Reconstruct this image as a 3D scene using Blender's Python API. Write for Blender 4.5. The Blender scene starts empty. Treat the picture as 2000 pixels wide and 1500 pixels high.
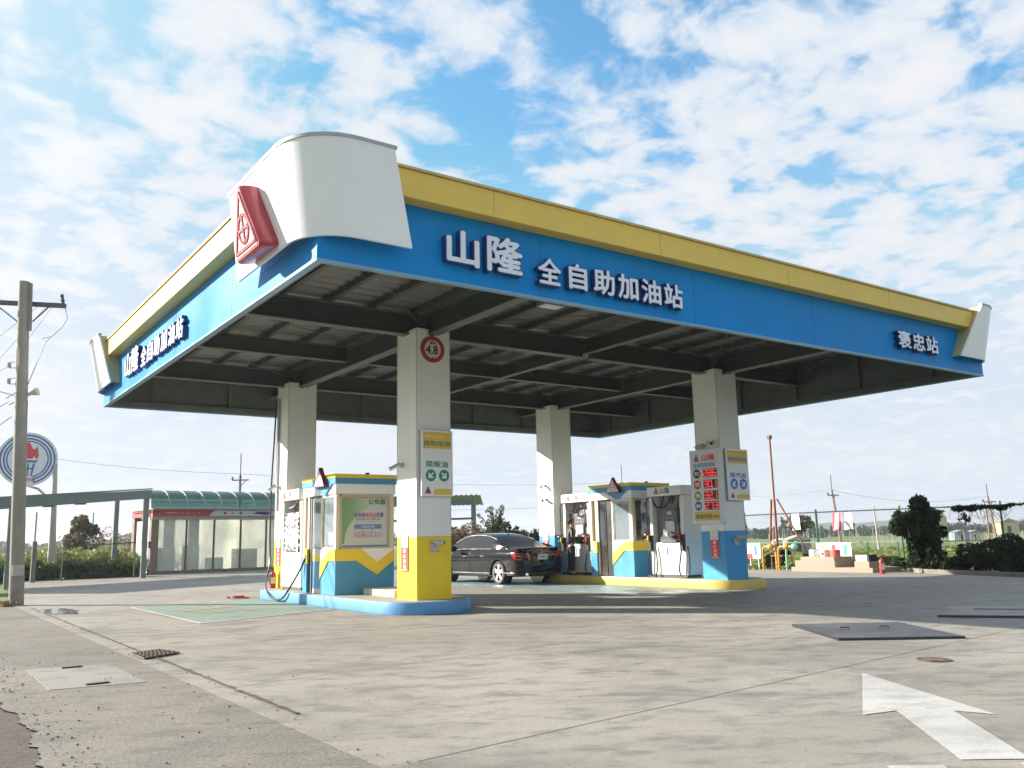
import bpy, bmesh, math, random
from mathutils import Vector, Matrix
R_ = math.radians
random.seed(7)
sc = bpy.context.scene
C = sc.collection

# ------------------------------------------------------------------ camera
cam_d = bpy.data.cameras.new('camera')
cam = bpy.data.objects.new('camera', cam_d)
C.objects.link(cam)
cam_d.sensor_width = 36.0
cam_d.lens = 1694.16 / 2000 * 36
cam_d.clip_start = 0.05
cam_d.clip_end = 6000
cr = Vector((0.8181364, -0.57460643, -0.0219153))
cd = Vector((0.08341248, 0.15630073, -0.9841811))
cf = Vector((0.56894217, 0.80336637, 0.17580467))
mw = Matrix((( cr.x, -cd.x, -cf.x, -4.3247), (cr.y, -cd.y, -cf.y, -10.5607), (cr.z, -cd.z, -cf.z, 1.4), (0, 0, 0, 1)))
cam.matrix_world = mw
sc.camera = cam

# ------------------------------------------------------------------ sun and sky
SUN = Vector((-0.85, 1.0, 0.50)).normalized()
SUN_EL = math.asin(SUN.z)
SUN_AZ = math.atan2(SUN.x, SUN.y)          # clockwise from +y
sd = bpy.data.lights.new('sun', 'SUN')
sd.energy = 5.0
sd.angle = R_(0.55)
sd.color = (1.0, 0.93, 0.82)
so = bpy.data.objects.new('sun', sd)
C.objects.link(so)
so.rotation_euler = SUN.to_track_quat('Z', 'Y').to_euler()
so.location = SUN * 60

w = bpy.data.worlds.new('World')
sc.world = w
w.use_nodes = True
nt = w.node_tree
nt.nodes.clear()
class G:
    """small helper to write node graphs"""
    def __init__(s, nt): s.nt = nt
    def n(s, typ, **kw):
        nd = s.nt.nodes.new(typ)
        for k, v in kw.items():
            if k.startswith('i_'):
                nd.inputs[int(k[2:]) if k[2:].isdigit() else k[2:].replace('_', ' ')].default_value = v
            else: setattr(nd, k, v)
        return nd
    def l(s, a, b): s.nt.links.new(a, b)
    def m(s, op, a, b=None, c=None, clamp=False):
        nd = s.nt.nodes.new('ShaderNodeMath'); nd.operation = op; nd.use_clamp = clamp
        for i, v in enumerate((a, b, c)):
            if v is None: continue
            if isinstance(v, (int, float)): nd.inputs[i].default_value = v
            else: s.l(v, nd.inputs[i])
        return nd.outputs[0]
    def mix(s, f, a, b, bt='MIX'):
        nd = s.nt.nodes.new('ShaderNodeMix'); nd.data_type = 'RGBA'; nd.blend_type = bt
        for sock, v in ((nd.inputs[0], f), (nd.inputs[6], a), (nd.inputs[7], b)):
            if isinstance(v, (int, float)): sock.default_value = v
            elif isinstance(v, tuple): sock.default_value = (*v[:3], 1)
            else: s.l(v, sock)
        return nd.outputs[2]
    def noise(s, vec, scale, detail=4, rough=.55, dist=0):
        nd = s.n('ShaderNodeTexNoise'); nd.inputs['Scale'].default_value = scale
        nd.inputs['Detail'].default_value = detail; nd.inputs['Roughness'].default_value = rough; nd.inputs['Distortion'].default_value = dist
        if vec is not None: s.l(vec, nd.inputs['Vector'])
        return nd.outputs[0]
    def ramp(s, v, lo, hi, a=0., b=1.):
        nd = s.n('ShaderNodeMapRange', interpolation_type='SMOOTHSTEP')
        s.l(v, nd.inputs[0])
        for i, x in zip((1, 2, 3, 4), (lo, hi, a, b)): nd.inputs[i].default_value = x
        return nd.outputs[0]
g = G(nt)
SKYTINT = (1.35, 2.15, 2.25)
sky = g.n('ShaderNodeTexSky', sky_type='NISHITA', sun_disc=False, sun_elevation=SUN_EL, sun_rotation=SUN_AZ, altitude=10, air_density=1.0, dust_density=0.6, ozone_density=2.0)
tc = g.n('ShaderNodeTexCoord')
sep = g.n('ShaderNodeSeparateXYZ'); g.l(tc.outputs['Generated'], sep.inputs[0])
zc = g.m('MAXIMUM', sep.outputs[2], 0.0)
den = g.m('ADD', zc, 0.16)
px = g.m('DIVIDE', sep.outputs[0], den); py = g.m('DIVIDE', sep.outputs[1], den)
comb = g.n('ShaderNodeCombineXYZ'); g.l(px, comb.inputs[0]); g.l(py, comb.inputs[1])
P = comb.outputs[0]
warp = g.n('ShaderNodeTexNoise'); warp.inputs['Scale'].default_value = 2.4; warp.inputs['Detail'].default_value = 4; g.l(P, warp.inputs['Vector'])
wv = g.n('ShaderNodeVectorMath', operation='MULTIPLY_ADD'); g.l(warp.outputs['Color'], wv.inputs[0]); wv.inputs[1].default_value = (.22, .22, 0); g.l(P, wv.inputs[2])
PW = wv.outputs[0]
n1 = g.noise(PW, 2.4, 2, .5)
n2 = g.noise(PW, 8.2, 5, .52)
n3 = g.noise(PW, 24, 6, .58)
cov = g.m('ADD', g.m('ADD', g.m('MULTIPLY', n1, .25), g.m('MULTIPLY', n2, 1.0)), g.m('MULTIPLY', n3, .26))
# gaps where the blue shows most, and solid banks, placed by direction
GAPS = []
def pdir(u, v):
    d = cr * ((u - 1000) / 1694.16) + cd * ((v - 750) / 1694.16) + cf
    d.normalize()
    return d
def bump_at(u, v, rad, amp):
    d = pdir(u, v)
    vm = g.n('ShaderNodeVectorMath', operation='DISTANCE'); g.l(tc.outputs['Generated'], vm.inputs[0]); vm.inputs[1].default_value = d
    GAPS.append(g.ramp(vm.outputs['Value'], 0.0, rad, amp * .50, 0.0))
for args in ((1010, 120, .15, -.26), (930, 240, .10, -.20), (1060, 370, .085, -.20), (1090, 130, .1, -.12), (210, 60, .10, -.24), (60, 150, .12, -.16), (640, 50, .13, -.20),
             (1290, 150, .10, -.15), (790, 120, .08, -.10), (1230, 250, .08, -.12), (560, 250, .08, -.12), (20, 420, .12, -.08), (1420, 60, .10, -.08), (760, 20, .08, -.10),
             (740, 170, .10, .24), (430, 90, .10, .20), (960, 40, .09, .12), (1750, 250, .42, .16), (1110, 260, .10, .22), (160, 330, .16, .06), (1250, 40, .08, .10), (850, 50, .06, .05), (430, 230, .10, .10), (230, 250, .1, .08), (880, 400, .1, .06), (1280, 300, .12, .08)):
    bump_at(*args)
for s_ in GAPS: cov = g.m('ADD', cov, s_)
mask = g.ramp(cov, .60, .83)
thick = g.ramp(cov, .74, 1.02)
hz = g.ramp(sep.outputs[2], .10, .47, 1.0, 0.0)           # pale air low down
maskh = g.m('MAXIMUM', mask, g.m('MULTIPLY', hz, .93))
skyc0 = g.mix(1.0, sky.outputs[0], SKYTINT, 'MULTIPLY')
mn = g.n('ShaderNodeVectorMath', operation='MINIMUM'); g.l(skyc0, mn.inputs[0]); mn.inputs[1].default_value = (3.2, 4.9, 6.7)
skyc = mn.outputs[0]
cloud = g.mix(thick, (5.7, 6.4, 7.2), (6.9, 7.0, 7.2))
# low clouds: slightly grey-lilac bands
band = g.noise(PW, .9, 4, .55)
cloud = g.mix(g.m('MULTIPLY', hz, g.ramp(band, .35, .7)), cloud, (6.7, 6.9, 7.35))
col = g.mix(maskh, skyc, cloud)
# brightening of thin cloud towards the sun
sdot = g.n('ShaderNodeVectorMath', operation='DOT_PRODUCT'); g.l(tc.outputs['Generated'], sdot.inputs[0]); sdot.inputs[1].default_value = SUN
glow = g.ramp(sdot.outputs['Value'], .52, 1.0, 0, 1)
col = g.mix(g.m('MULTIPLY', glow, .6), col, (9.5, 9.3, 9.0))
bg = g.n('ShaderNodeBackground'); g.l(col, bg.inputs[0]); bg.inputs[1].default_value = 0.052
out = g.n('ShaderNodeOutputWorld'); g.l(bg.outputs[0], out.inputs[0])

sc.view_settings.view_transform = 'Standard'
sc.view_settings.look = 'None'
sc.view_settings.exposure = 1.30
sc.view_settings.gamma = 1
sc.view_settings.use_curve_mapping = False
sc.cycles.max_bounces = 8
sc.cycles.transparent_max_bounces = 16

# ------------------------------------------------------------------ helpers
def lin(r, g_, b):
    f = lambda c: (c / 255 / 12.92) if c / 255 <= .04045 else ((c / 255 + .055) / 1.055) ** 2.4
    return (f(r), f(g_), f(b))
MATS = {}
def mat(name, col, rough=.5, metal=0., var=.08, vscale=3., bump=0., bscale=40., spec=.5, coat=0., dirt=None, dscale=1.2, dlo=.55, dhi=.75):
    if name in MATS: return MATS[name]
    m = bpy.data.materials.new(name); m.use_nodes = True
    t = m.node_tree; q = G(t); b = t.nodes['Principled BSDF']
    tcn = q.n('ShaderNodeTexCoord'); v = tcn.outputs['Object']
    nz = q.noise(v, vscale, 5, .6)
    k = q.ramp(nz, .3, .7, 1 - var, 1 + var * .6)
    c = q.mix(1.0, col, k, 'MULTIPLY') if False else None
    mul = q.n('ShaderNodeVectorMath', operation='SCALE'); mul.inputs[0].default_value = col[:3]; q.l(k, mul.inputs['Scale'])
    colout = mul.outputs[0]
    if dirt:
        dn = q.noise(v, dscale, 8, .65, .6)
        colout = q.mix(q.ramp(dn, dlo, dhi), colout, dirt)
    q.l(colout, b.inputs['Base Color'])
    b.inputs['Roughness'].default_value = rough; b.inputs['Metallic'].default_value = metal
    b.inputs['Specular IOR Level'].default_value = spec; b.inputs['Coat Weight'].default_value = coat
    rr = q.ramp(nz, .3, .7, max(0.02, rough - .06), min(1, rough + .06)); q.l(rr, b.inputs['Roughness'])
    if bump:
        bn = q.noise(v, bscale, 4, .6); bp = q.n('ShaderNodeBump'); bp.inputs['Strength'].default_value = bump; bp.inputs['Distance'].default_value = .02
        q.l(bn, bp.inputs['Height']); q.l(bp.outputs[0], b.inputs['Normal'])
    MATS[name] = m
    return m
def emit(name, col, s):
    if name in MATS: return MATS[name]
    m = bpy.data.materials.new(name); m.use_nodes = True
    b = m.node_tree.nodes['Principled BSDF']
    b.inputs['Base Color'].default_value = (*col, 1); b.inputs['Emission Color'].default_value = (*col, 1); b.inputs['Emission Strength'].default_value = s
    q = G(m.node_tree); v = q.n('ShaderNodeTexCoord').outputs['Object']
    q.l(q.ramp(q.noise(v, 30, 2), .3, .7, s * .9, s * 1.1), b.inputs['Emission Strength'])
    MATS[name] = m
    return m
def foliage(name, c1, c2, c3=None, scale=1.3):
    if name in MATS: return MATS[name]
    m = bpy.data.materials.new(name); m.use_nodes = True
    q = G(m.node_tree); b = m.node_tree.nodes['Principled BSDF']; o = m.node_tree.nodes['Material Output']
    v = q.n('ShaderNodeTexCoord').outputs['Object']
    gi = q.n('ShaderNodeNewGeometry')
    f = q.ramp(q.noise(v, scale, 5, .65), .35, .65)
    c = q.mix(f, c1, c2)
    c = q.mix(q.m('MULTIPLY', gi.outputs['Random Per Island'], .6), c, c3 or c2)
    q.l(c, b.inputs['Base Color']); b.inputs['Roughness'].default_value = .6; b.inputs['Specular IOR Level'].default_value = .25
    tr = q.n('ShaderNodeBsdfTranslucent'); q.l(c, tr.inputs[0])
    mx = q.n('ShaderNodeMixShader'); mx.inputs[0].default_value = .42
    q.l(b.outputs[0], mx.inputs[1]); q.l(tr.outputs[0], mx.inputs[2]); q.l(mx.outputs[0], o.inputs[0])
    MATS[name] = m
    return m

class MB:
    def __init__(s): s.v = []; s.f = []; s.mi = []; s.cur = 0
    def add(s, vs, fs):
        k = len(s.v); s.v += [tuple(p) for p in vs]
        for f in fs: s.f.append(tuple(i + k for i in f)); s.mi.append(s.cur)
        return s
    def box(s, x0, x1, y0, y1, z0, z1):
        x0, x1 = min(x0, x1), max(x0, x1); y0, y1 = min(y0, y1), max(y0, y1); z0, z1 = min(z0, z1), max(z0, z1)
        return s.add([(x0, y0, z0), (x1, y0, z0), (x1, y1, z0), (x0, y1, z0), (x0, y0, z1), (x1, y0, z1), (x1, y1, z1), (x0, y1, z1)],
                     [(3, 2, 1, 0), (4, 5, 6, 7), (0, 1, 5, 4), (1, 2, 6, 5), (2, 3, 7, 6), (3, 0, 4, 7)])
    def obox(s, o, a, b, c):
        """box from corner o along three edge vectors"""
        o, a, b, c = map(Vector, (o, a, b, c))
        vs = [o, o + a, o + a + b, o + b, o + c, o + a + c, o + a + b + c, o + b + c]
        fs = [(3, 2, 1, 0), (4, 5, 6, 7), (0, 1, 5, 4), (1, 2, 6, 5), (2, 3, 7, 6), (3, 0, 4, 7)]
        if a.cross(b).dot(c) < 0: fs = [f[::-1] for f in fs]
        return s.add(vs, fs)
    def bar(s, p0, p1, w_, h_, up=(0, 0, 1)):
        p0, p1, up = Vector(p0), Vector(p1), Vector(up)
        d = (p1 - p0); x = d.cross(up)
        if x.length < 1e-6: x = d.cross(Vector((1, 0, 0)))
        x.normalize(); y = x.cross(d).normalized()
        return s.obox(p0 - x * w_ / 2 - y * h_ / 2, d, x * w_, y * h_)
    def ring(s, c, ax, r, n, ref=None):
        ax = Vector(ax).normalized(); ref = Vector(ref) if ref else (Vector((0, 0, 1)) if abs(ax.z) < .9 else Vector((1, 0, 0)))
        u = ax.cross(ref).normalized(); v = ax.cross(u)
        return [Vector(c) + u * r * math.cos(2 * math.pi * i / n) + v * r * math.sin(2 * math.pi * i / n) for i in range(n)]
    def loft(s, rings, cap=True, closed=True):
        n = len(rings[0]); vs = [p for r in rings for p in r]; fs = []
        for j in range(len(rings) - 1):
            for i in range(n if closed else n - 1):
                a = j * n + i; b = j * n + (i + 1) % n
                fs.append((a, b, b + n, a + n))
        if cap:
            fs.append(tuple(range(n))[::-1]); fs.append(tuple(range((len(rings) - 1) * n, len(rings) * n)))
        return s.add(vs, fs)
    def cyl(s, p0, p1, r0, r1=None, n=16):
        r1 = r0 if r1 is None else r1
        d = Vector(p1) - Vector(p0)
        return s.loft([s.ring(p0, d, r0, n), s.ring(p1, d, r1, n)])
    def cone_stack(s, p0, ax, prof, n=20):
        """lathe: prof = [(distance along axis, radius)]"""
        ax = Vector(ax).normalized()
        return s.loft([s.ring(Vector(p0) + ax * t, ax, max(r, 1e-4), n) for t, r in prof])
    def hose(s, pts, r, n=8, k=5):
        """tube through the points on a smooth curve"""
        P_ = [Vector(p) for p in pts]; P_ = [P_[0] * 2 - P_[1]] + P_ + [P_[-1] * 2 - P_[-2]]; out_ = []
        for i in range(1, len(P_) - 2):
            a, b, c, d = P_[i - 1:i + 3]
            for j in range(k):
                t = j / k
                out_.append(.5 * (2 * b + (c - a) * t + (2 * a - 5 * b + 4 * c - d) * t * t + (3 * b - a - 3 * c + d) * t ** 3))
        return s.tube(out_ + [P_[-2]], r, n)
    def tube(s, pts, r, n=8):
        pts = [Vector(p) for p in pts]; rings = []; ref = None
        for i, p in enumerate(pts):
            d = (pts[min(i + 1, len(pts) - 1)] - pts[max(i - 1, 0)]).normalized()
            if ref is None: ref = d.orthogonal().normalized()
            ref = (ref - d * ref.dot(d)).normalized(); v = d.cross(ref)
            rr = r if not isinstance(r, (list, tuple)) else r[i]
            rings.append([p + ref * rr * math.cos(2 * math.pi * k / n) + v * rr * math.sin(2 * math.pi * k / n) for k in range(n)])
        return s.loft(rings)
    def prism(s, poly, O, U, V, N, d0, d1):
        """extrude 2-D polygon (in plane O,U,V) from d0 to d1 along N"""
        O, U, V, N = map(Vector, (O, U, V, N))
        a = [O + U * x + V * y + N * d0 for x, y in poly]; b = [O + U * x + V * y + N * d1 for x, y in poly]; n = len(poly)
        fs = [tuple(range(n))[::-1], tuple(range(n, 2 * n))] + [(i, (i + 1) % n, (i + 1) % n + n, i + n) for i in range(n)]
        return s.add(a + b, fs)
    def text(s, body, O, U, V, w_, h_, ext=.004, bold=0.012, fit=True):
        bold = max(0, bold)
        """lettering: lower-left O, U to the right, V up, fitted to w_ x h_"""
        vs, fs = glyphs(body, 0)
        x0 = min(p[0] for p in vs); x1 = max(p[0] for p in vs); y0 = min(p[1] for p in vs); y1 = max(p[1] for p in vs)
        O, U, V = map(Vector, (O, U, V)); N = U.cross(V).normalized()
        sx = w_ / (x1 - x0); sy = h_ / (y1 - y0)
        x0 -= bold; y0 -= bold; sx = w_ / (x1 - x0 + bold); sy = h_ / (y1 - y0 + bold)
        offs = [(0, 0)] if not bold else [(math.cos(a) * bold, math.sin(a) * bold) for a in [math.pi * k / 4 for k in range(0, 8, 1 if bold > .03 else 2)]] + [(0, 0)]
        for i, (dx, dy) in enumerate(offs):
            e_ = ext + .0004 * i * (1 if ext > .01 else .25)
            s.add([O + U * (p[0] + dx - x0) * sx + V * (p[1] + dy - y0) * sy + N * (p[2] + 1) * .5 * e_ for p in vs], fs)
        return s
    def build(s, name, m, parent=None, smooth=False, bevel=0., auto=None):
        me = bpy.data.meshes.new(name); me.from_pydata(s.v, [], s.f)
        ms = m if isinstance(m, (list, tuple)) else [m]
        for x in ms: me.materials.append(x)
        if len(ms) > 1:
            for p, i in zip(me.polygons, s.mi): p.material_index = i
        me.update()
        bm = bmesh.new(); bm.from_mesh(me); bmesh.ops.recalc_face_normals(bm, faces=bm.faces)
        if bevel:
            es = [e for e in bm.edges if len(e.link_faces) == 2 and e.calc_face_angle(0) > .6]
            bmesh.ops.bevel(bm, geom=es, offset=bevel, segments=2, affect='EDGES', profile=.6, clamp_overlap=True)
        bm.to_mesh(me); bm.free()
        if smooth:
            me.polygons.foreach_set('use_smooth', [True] * len(me.polygons))
            me.set_sharp_from_angle(angle=R_(smooth if smooth is not True else 40))
        o = bpy.data.objects.new(name, me); C.objects.link(o)
        attach(o, parent)
        return o
GC = {}
def glyphs(body, bold):
    key = (body, bold)
    if key in GC: return GC[key]
    cu = bpy.data.curves.new('lettering', 'FONT'); cu.body = body; cu.extrude = 1.0; cu.offset = bold; cu.resolution_u = 2
    o = bpy.data.objects.new('lettering', cu); C.objects.link(o)
    dg = bpy.context.evaluated_depsgraph_get(); me = bpy.data.meshes.new_from_object(o.evaluated_get(dg))
    r = ([tuple(v.co) for v in me.vertices], [tuple(p.vertices) for p in me.polygons])
    bpy.data.objects.remove(o); bpy.data.curves.remove(cu); bpy.data.meshes.remove(me)
    GC[key] = r
    return r
def world_of(o):
    mm = Matrix.LocRotScale(o.location, o.rotation_euler, o.scale)
    return mm if o.parent is None else world_of(o.parent) @ o.matrix_parent_inverse @ mm
def attach(o, parent):
    if parent is not None:
        o.parent = parent; o.matrix_parent_inverse = world_of(parent).inverted()
def tag(o, label=None, cat=None, group=None, kind=None):
    if label: o['label'] = label
    if cat: o['category'] = cat
    if group: o['group'] = group
    if kind: o['kind'] = kind
    return o
def thing(name, label, cat, loc, group=None):
    o = bpy.data.objects.new(name, None); C.objects.link(o); o.location = loc; o.empty_display_size = .2
    return tag(o, label, cat, group)
def copy_tree(o, parent=None):
    c = o.copy(); C.objects.link(c)
    if parent is not None: c.parent = parent
    for ch in list(o.children): copy_tree(ch, c)
    return c
X, Y, Z = Vector((1, 0, 0)), Vector((0, 1, 0)), Vector((0, 0, 1))
def circle(cx, cy, r, n=32, a0=0., a1=2 * math.pi): return [(cx + r * math.cos(a0 + (a1 - a0) * i / n), cy + r * math.sin(a0 + (a1 - a0) * i / n)) for i in range(n)]
def rrect(x0, x1, y0, y1, r, n=5):
    p = []
    for cx, cy, a in ((x1 - r, y1 - r, 0), (x0 + r, y1 - r, 90), (x0 + r, y0 + r, 180), (x1 - r, y0 + r, 270)):
        p += [(cx + r * math.cos(R_(a + 90 * i / n)), cy + r * math.sin(R_(a + 90 * i / n))) for i in range(n + 1)]
    return p

# ------------------------------------------------------------------ materials
blue = mat('fascia_blue', (.002, .225, .60), .38, var=.07, vscale=.5, spec=.12, bump=.05, bscale=1.1, dirt=(.006, .19, .50), dscale=1.6, dlo=.55, dhi=.9)
yellow = mat('trim_yellow', (.74, .51, .08), .42, var=.06, vscale=1.2, dirt=(.42, .30, .10), dscale=2.5, dlo=.62, dhi=.95)
white = mat('white_panel', (.84, .84, .86), .35, var=.03, vscale=1.0, dirt=(.74, .73, .70), dscale=1.3, dlo=.6, dhi=.95)
cream = mat('column_cream', (.83, .825, .80), .5, var=.04, vscale=1.0, bump=.03, bscale=20, dirt=(.70, .68, .63), dscale=1.6, dlo=.6, dhi=.95)
col_yel = mat('column_yellow', (.86, .62, .004), .45, var=.04, dirt=(.7, .5, .04), dscale=2.2, dlo=.62, dhi=.95)
col_blu = mat('column_blue', (.03, .30, .62), .42, var=.05, dirt=(.05, .27, .5), dscale=2.2, dlo=.62, dhi=.95)
steel = mat('beam_steel', (.042, .055, .050), .55, var=.15, vscale=2, dirt=(.065, .068, .058), dscale=1.5)
steel_l = mat('flange_steel', (.105, .112, .10), .5, var=.15, vscale=2)
deck = mat('roof_sheet', (.20, .205, .195), .45, metal=.2, var=.12, vscale=1)
alu = mat('aluminium', (.62, .62, .62), .35, metal=.8, var=.05)
red = mat('emblem_red', (.40, .028, .042), .30, var=.04, coat=.25)
redp = mat('printed_red', (.72, .03, .035), .5, var=.03)
whp = mat('printed_white', (.84, .84, .84), .45, var=.02)
navy = mat('letter_side_blue', (.012, .045, .17), .4, var=.05)
letw = mat('letter_white', (.72, .75, .86), .4, var=.03)
green_p = mat('printed_green', (.02, .26, .16), .5, var=.02)
yel_p = mat('printed_yellow', (.80, .52, .06), .5, var=.02)
blue_p = mat('printed_blue', (.06, .20, .60), .5, var=.02)
grey_p = mat('printed_grey', (.45, .47, .52), .5, var=.02)
black_p = mat('printed_black', (.02, .02, .025), .5, var=.02)
blackrub = mat('black_rubber', (.015, .015, .016), .5, var=.1)
dark = mat('dark_void', (.012, .013, .015), .35, var=.1)
isl_b = mat('kerb_blue_paint', (.09, .29, .55), .5, var=.08, bump=.1, bscale=30, dirt=(.22, .36, .5), dscale=3, dlo=.62, dhi=.85)
isl_y = mat('kerb_yellow_paint', (.66, .49, .13), .5, var=.08, bump=.1, bscale=30, dirt=(.45, .36, .14), dscale=3, dlo=.6, dhi=.85)
conc_top = mat('island_concrete', (.36, .33, .28), .8, var=.15, vscale=4, bump=.2)
fr_cream = mat('frame_cream', (.70, .62, .48), .45, var=.04)
fr_grey = mat('frame_grey', (.46, .43, .37), .45, var=.05)
glassm = mat('window_glass', (.16, .20, .22), .06, var=.1, spec=.9, coat=.5)
plast = mat('wrinkled_plastic', (.62, .62, .62), .2, var=.5, vscale=9, bump=1.0, bscale=14)
cctv = mat('camera_white', (.50, .49, .46), .4, var=.03)
lens_m = mat('camera_lens', (.01, .01, .012), .08, var=.05)
galv = mat('galvanised', (.36, .38, .40), .45, metal=.6, var=.1)

# ------------------------------------------------------------------ ground
def ground_mat(name, base, dark_c, light_c, streak=True, bump=.25, rough=.75, grain=.12, speck=None):
    m = bpy.data.materials.new(name); m.use_nodes = True
    q = G(m.node_tree); b = m.node_tree.nodes['Principled BSDF']
    v = q.n('ShaderNodeTexCoord').outputs['Object']
    mr = q.n('ShaderNodeMapping'); mr.inputs['Rotation'].default_value = (0, 0, R_(30)); q.l(v, mr.inputs[0])
    mp = q.n('ShaderNodeMapping'); mp.inputs['Scale'].default_value = (.75, 1.35, 1); q.l(mr.outputs[0], mp.inputs[0])
    n_big = q.noise(v, .22, 5, .6, .5); n_str = q.noise(mp.outputs[0], .55, 8, .68, .8); n_mid = q.noise(mp.outputs[0], 2.6, 7, .7, .3); n_fine = q.noise(v, 30, 5, .75); n_gr = q.noise(v, 110, 3, .7)
    c = q.mix(q.ramp(n_big, .35, .65), base, light_c)
    c = q.mix(q.ramp(n_str, .45, .72, 0, .68), c, dark_c)
    c = q.mix(q.ramp(n_mid, .46, .66, 0, .65), c, dark_c)
    c = q.mix(q.ramp(n_mid, .28, .42, .35, 0), c, light_c)
    k = q.m('ADD', q.ramp(n_fine, .3, .7, -grain, grain), q.ramp(n_gr, .3, .7, 1 - grain, 1 + grain))
    sv = q.n('ShaderNodeVectorMath', operation='SCALE'); q.l(c, sv.inputs[0]); q.l(k, sv.inputs['Scale'])
    c = sv.outputs[0]
    if speck:
        vo = q.n('ShaderNodeTexVoronoi'); vo.inputs['Scale'].default_value = speck[0]; q.l(v, vo.inputs['Vector'])
        c = q.mix(q.ramp(vo.outputs['Distance'], .06, .13, .85, 0), c, speck[1])
    q.l(c, b.inputs['Base Color'])
    q.l(q.ramp(n_str, .45, .7, rough, rough - .22), b.inputs['Roughness']); b.inputs['Specular IOR Level'].default_value = .35
    bp = q.n('ShaderNodeBump'); bp.inputs['Strength'].default_value = bump; bp.inputs['Distance'].default_value = .01
    q.l(q.m('ADD', n_fine, n_gr), bp.inputs['Height']); q.l(bp.outputs[0], b.inputs['Normal'])
    MATS[name] = m
    return m
g_conc = ground_mat('forecourt_concrete', (.28, .26, .222), (.145, .137, .123), (.345, .32, .278))
g_pave = ground_mat('old_pavement', (.215, .195, .163), (.135, .125, .108), (.265, .24, .20), bump=.8, grain=.32, speck=(16, (.16, .15, .14)))
g_road = ground_mat('road_asphalt', (.105, .088, .072), (.07, .06, .05), (.14, .12, .10), bump=.9, grain=.35, rough=.85)
g_kerb = ground_mat('gutter_concrete', (.29, .268, .228), (.17, .158, .135), (.34, .315, .27), bump=.4, grain=.16)
dirt_m = ground_mat('joint_dirt', (.10, .085, .06), (.05, .045, .035), (.17, .14, .09), bump=.8, grain=.3)

def field_mat():
    m = bpy.data.materials.new('crop_field'); m.use_nodes = True
    q = G(m.node_tree); b = m.node_tree.nodes['Principled BSDF']
    v = q.n('ShaderNodeTexCoord').outputs['Object']
    wv_ = q.n('ShaderNodeTexWave', wave_type='BANDS', bands_direction='X'); wv_.inputs['Scale'].default_value = .55; wv_.inputs['Distortion'].default_value = 1.2; wv_.inputs['Detail'].default_value = 3
    mp = q.n('ShaderNodeMapping'); mp.inputs['Rotation'].default_value = (0, 0, R_(35)); q.l(v, mp.inputs[0]); q.l(mp.outputs[0], wv_.inputs[0])
    nb = q.noise(v, .035, 4, .6); nf = q.noise(v, 1.8, 6, .7)
    c = q.mix(q.ramp(nf, .35, .65), (.10, .17, .035), (.17, .26, .06))
    c = q.mix(q.m('MULTIPLY', wv_.outputs[1], .45), c, (.16, .14, .07))
    c = q.mix(q.ramp(nb, .5, .62, 0, .7), c, (.24, .24, .10))
    q.l(c, b.inputs['Base Color']); b.inputs['Roughness'].default_value = .9
    bp = q.n('ShaderNodeBump'); bp.inputs['Strength'].default_value = .8; bp.inputs['Distance'].default_value = .2; q.l(nf, bp.inputs['Height']); q.l(bp.outputs[0], b.inputs['Normal'])
    return m
def sheet(name, poly, z, m, kind='structure', parent=None, label=None, cat=None):
    b = MB(); b.add([(x, y, z) for x, y in poly], [tuple(range(len(poly)))])
    o = b.build(name, m, parent)
    if parent is None: tag(o, label, cat, kind=kind)
    return o
# the field: one sheet to the horizon
sheet('field', [(-2500, -2500), (2500, -2500), (2500, 2500), (-2500, 2500)], -.10, field_mat())
FC = [(-1.45, -40), (12, -40), (17.5, -13), (22.15, 1.6), (23.45, 5.6), (24.2, 6.4), (25.35, 6.6), (25.35, 30), (18, 38), (14, 50), (5.5, 42.5), (2.5, 39.5), (-.3, 33), (-1.45, 16)]
sheet('forecourt', FC, 0, g_conc)
random.seed(3)
edge = []
y = 20.0
while y > -12:
    edge.append((-3.35 + random.uniform(-.02, .02) + .04 * math.sin(y * 2.1) + .025 * math.sin(y * 7.3 + 1) + .012 * math.sin(y * 19), y)); y -= random.uniform(.02, .06)
sheet('road', [(-12, 20), (-12, -40), (-3.36, -40)] + edge[::-1], -.012, g_road)
sheet('pavement', [(-1.68, 20), (-1.68, -40), (-3.35, -40)] + edge[::-1], -.001, g_pave)
kb = MB(); kb.box(-1.68, -1.45, -40, 15.2, -.05, .0005)
tag(kb.build('gutter_strip', g_kerb), kind='structure')
# dirt line along the gutter, ragged
random.seed(11)
db = MB(); pl = []; pr = []
y = -3.3
while y < 13.8:
    wdt = random.uniform(.010, .03) * (1.5 if y < 2 else 1.0)
    pl.append((-1.455 - wdt * .5 + random.uniform(-.008, .008), y)); pr.append((-1.455 + wdt + random.uniform(-.008, .01), y)); y += random.uniform(.05, .15)
for i in range(len(pl) - 1): db.add([(*pl[i], .010), (*pr[i], .010), (*pr[i + 1], .010), (*pl[i + 1], .010)], [(0, 1, 2, 3)])
tag(db.build('gutter_dirt_line', dirt_m), kind='structure')
# saw-cut joints in the concrete
jb = MB()
jm = mat('joint_dark', (.17, .16, .145), .9)  # dark grey colour of the joint lines
for k in range(-4, 4):
    y0 = -5.34 + k * 3.82
    jb.add([(-1.44, y0, .003), (17, y0 + 1.9, .003), (17, y0 + 1.9 + .012, .003), (-1.44, y0 + .012, .003)], [(0, 1, 2, 3)])
tag(jb.build('concrete_joints', jm), kind='structure')
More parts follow.
